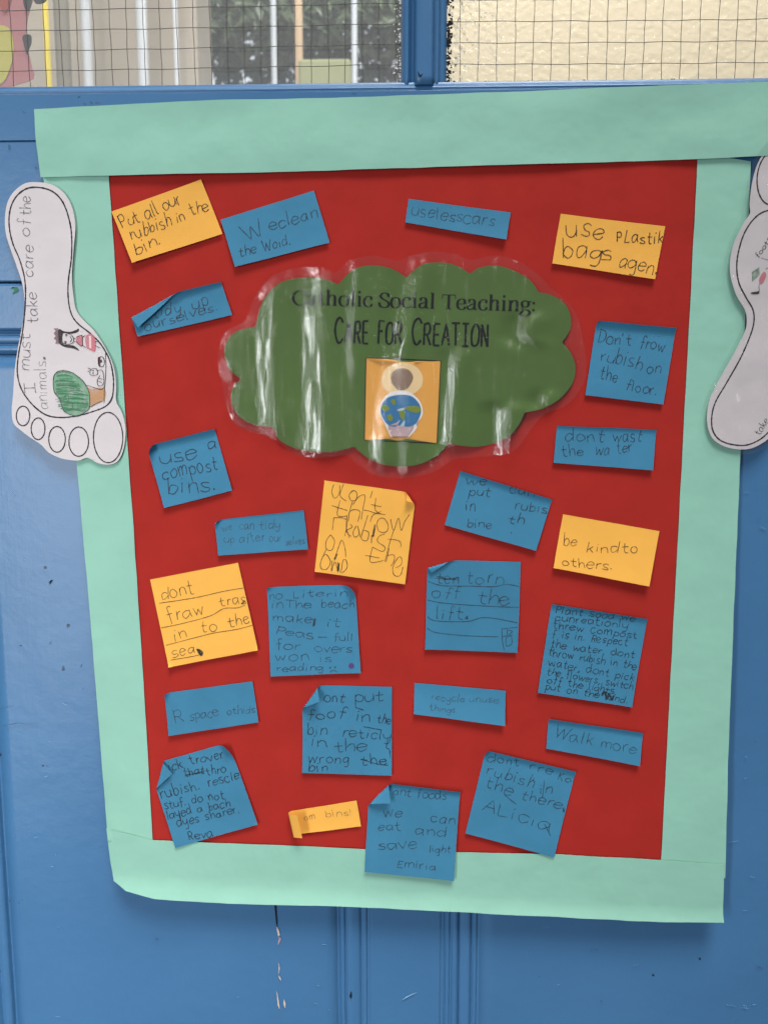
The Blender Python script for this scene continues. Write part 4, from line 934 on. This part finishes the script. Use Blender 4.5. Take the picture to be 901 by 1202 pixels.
# drawings on the left foot
kd = (40, 370, 9.01)
def cd(pts): return [(kd[0] + a / kd[2], kd[1] + b / kd[2]) for a, b in pts]
def blob(pts, mat, off, nm, sm=True):
    o = link(nm, fill_mesh(nm, to_plane(catmull(cd(pts), True, 3) if sm else cd(pts)), LS, .002, off), mat, None); reparent_at(lfoot, o)
def lines(mat, nm, sts, w):
    ik = Ink(LS)
    for s_ in sts: ik.stroke(to_plane(cd(s_)), w * MM, off=.00045)
    o = ik.build(nm, mat, None); reparent_at(lfoot, o)
tree = [(320, 585), (400, 600), (470, 640), (540, 700), (590, 780), (610, 860), (605, 980), (560, 1025), (480, 1065), (400, 1050), (340, 1010), (310, 940), (290, 880), (240, 820), (225, 720), (235, 640), (270, 600)]
blob(tree, I_GREENP, .0002, 'drawn_tree_crown')
blob([(585, 770), (640, 780), (770, 775), (765, 900), (700, 925), (615, 970), (612, 860)], I_TAN, .0003, 'drawn_tree_trunk')
rg = random.Random(4); sc_l = []
for i in range(26):
    y0 = 620 + i * 16; xa = 250 + rg.uniform(-10, 40) + max(0, (y0 - 850)) * .3; xb = min(600, 400 + (y0 - 600) * .9) - rg.uniform(0, 50)
    sc_l.append([(xa, y0 + rg.uniform(-15, 15)), ((xa + xb) / 2, y0 + rg.uniform(-25, 15)), (xb, y0 + rg.uniform(0, 30))])
lines(I_DGREEN, 'drawn_tree_shading', sc_l + [[(340, 860), (380, 850), (390, 890), (370, 915), (430, 925), (430, 980)]], .8)
lines(I_LINE, 'drawn_outlines', [tree + [tree[0]], [(585, 745), (680, 775), (740, 785), (770, 740)], [(775, 400), (780, 600), (765, 800), (762, 925)], [(615, 970), (680, 935), (740, 910)],
    [(320, 200), (315, 260), (325, 300)], [(355, 190), (415, 215), (440, 260), (425, 300), (380, 312), (325, 300)], [(400, 230), (418, 260), (400, 290)],
    [(440, 250), (460, 250)], [(440, 285), (462, 285)], [(465, 240), (520, 215), (530, 250), (528, 330), (465, 285)], [(665, 285), (705, 280)], [(665, 325), (718, 350)], [(530, 320), (565, 345)], [(530, 240), (560, 220)],
    [(590, 560), (625, 580), (590, 600)], [(620, 575), (680, 570), (690, 630), (620, 635), (612, 600)], [(690, 590), (745, 590), (760, 700), (740, 745), (700, 745), (690, 690), (720, 640)], [(700, 700), (740, 715)], [(705, 670), (745, 680)],
    [(700, 450), (745, 445), (765, 490), (755, 540), (715, 545), (700, 500), (700, 450)]], .65)
blob([(285, 150), (330, 172), (400, 180), (450, 165), (490, 145), (485, 180), (420, 200), (350, 195), (322, 205), (315, 300), (400, 320), (450, 330), (500, 380), (430, 355), (360, 345), (300, 318), (275, 280), (270, 200)], I_HAIR, .0002, 'drawn_hair')
blob([(228, 145), (275, 140), (285, 310), (245, 305), (255, 270), (228, 250), (250, 225), (228, 195), (250, 170)], flat('mauve_crayon', (.25, .16, .17), .7, .7, True), .0003, 'drawn_crown', False)
blob([(470, 245), (525, 215), (535, 270), (530, 335), (500, 320), (465, 285)], I_PINK, .0003, 'drawn_top')
blob([(565, 225), (630, 205), (670, 260), (668, 385), (620, 375), (570, 340)], I_PINK, .0003, 'drawn_skirt')
blob([(600, 225), (625, 222), (628, 360), (605, 350)], flat('pale_crayon', (.8, .55, .55), .7), .0004, 'drawn_skirt_band', False)
blob([(700, 450), (720, 447), (722, 470), (740, 480), (740, 500), (722, 510), (725, 540), (712, 540), (700, 500)], I_BROWN, .0003, 'drawn_bowl')
for p in ((362, 215), (352, 288), (130, 455), (645, 590), (645, 615)):
    ik = Ink(LS); ik.dot(to_plane(cd([p]))[0], (.0010 if p[0] < 640 and p[0] != 130 else .0006) if p[0] != 130 else .0011, .0005)
    o = ik.build('drawn_dot', I_DARK, None); reparent_at(lfoot, o)

K4 = (816, 160.5, 3.0)
rf_out = [(243, 50), (210, 100), (190, 170), (182, 240), (183, 275), (160, 310), (130, 370), (115, 430), (115, 490), (135, 560), (165, 610), (172, 650), (165, 690), (130, 760), (80, 850), (45, 920), (33, 980), (38, 1030), (60, 1070), (110, 1095), (170, 1100), (215, 1085), (260, 1050), (300, 980), (325, 900), (335, 780), (350, 650), (385, 540), (420, 420), (430, 330), (420, 250), (390, 200), (370, 130), (330, 90), (300, 40), (270, 30)]
rf_in = [(243, 265), (200, 290), (165, 340), (145, 400), (137, 460), (145, 520), (170, 570), (193, 610), (197, 650), (185, 700), (150, 780), (100, 870), (65, 930), (50, 980), (52, 1030), (75, 1065), (120, 1083), (180, 1083), (243, 1045), (285, 970), (308, 880), (318, 770), (335, 650), (368, 530), (400, 420), (405, 340), (380, 280), (320, 258)]
rfoot, RS, cv4 = foot(rf_out, K4, rf_in, [(262, 150, 54, 95, .1), (352, 190, 22, 38, 0)], 'white laminated paper foot with toes up, cut by the right edge of the photo', .0030, film_off=.0042)
ik = Ink(RS)
def wr(t, a, b, xh, w=.8): p, q = cv4([a, b]); write(ik, t, p, q, xh, w, jit=.5)
wr("foot", (212, 432), (250, 378), 3.2, 1.0); wr("print", (250, 372), (300, 300), 3.2, 1.0)
wr("take", (218, 1052), (250, 1000), 5)
for st in ([(222, 430), (240, 436), (262, 440)], [(228, 500), (215, 525), (216, 548)], [(238, 470), (262, 455)]):
    ik.stroke(to_plane(cv4(st)), .7 * MM)
o = ik.build('handwriting', I_PEN, None); reparent_at(rfoot, o)
def blob4(pts, mat, nm, off):
    o = link(nm, fill_mesh(nm, to_plane(catmull(cv4(pts), True, 3)), RS, .002, off), mat, None); reparent_at(rfoot, o)
blob4([(232, 478), (240, 490), (233, 510), (222, 523), (214, 512), (218, 495)], I_PINK, 'drawn_body', .0003)
blob4([(205, 548), (185, 552), (192, 557), (214, 556), (214, 546)], I_HAIR, 'drawn_shoe', .0003)
ik = Ink(RS)
for i in range(6): ik.stroke(to_plane(cv4([(191 + i * 4.5, 478 - i * 3), (186 + i * 4.5 + 6, 512 - i * 4)])), .9 * MM)
o = ik.build('drawn_stripes', I_DGREEN, None); reparent_at(rfoot, o)
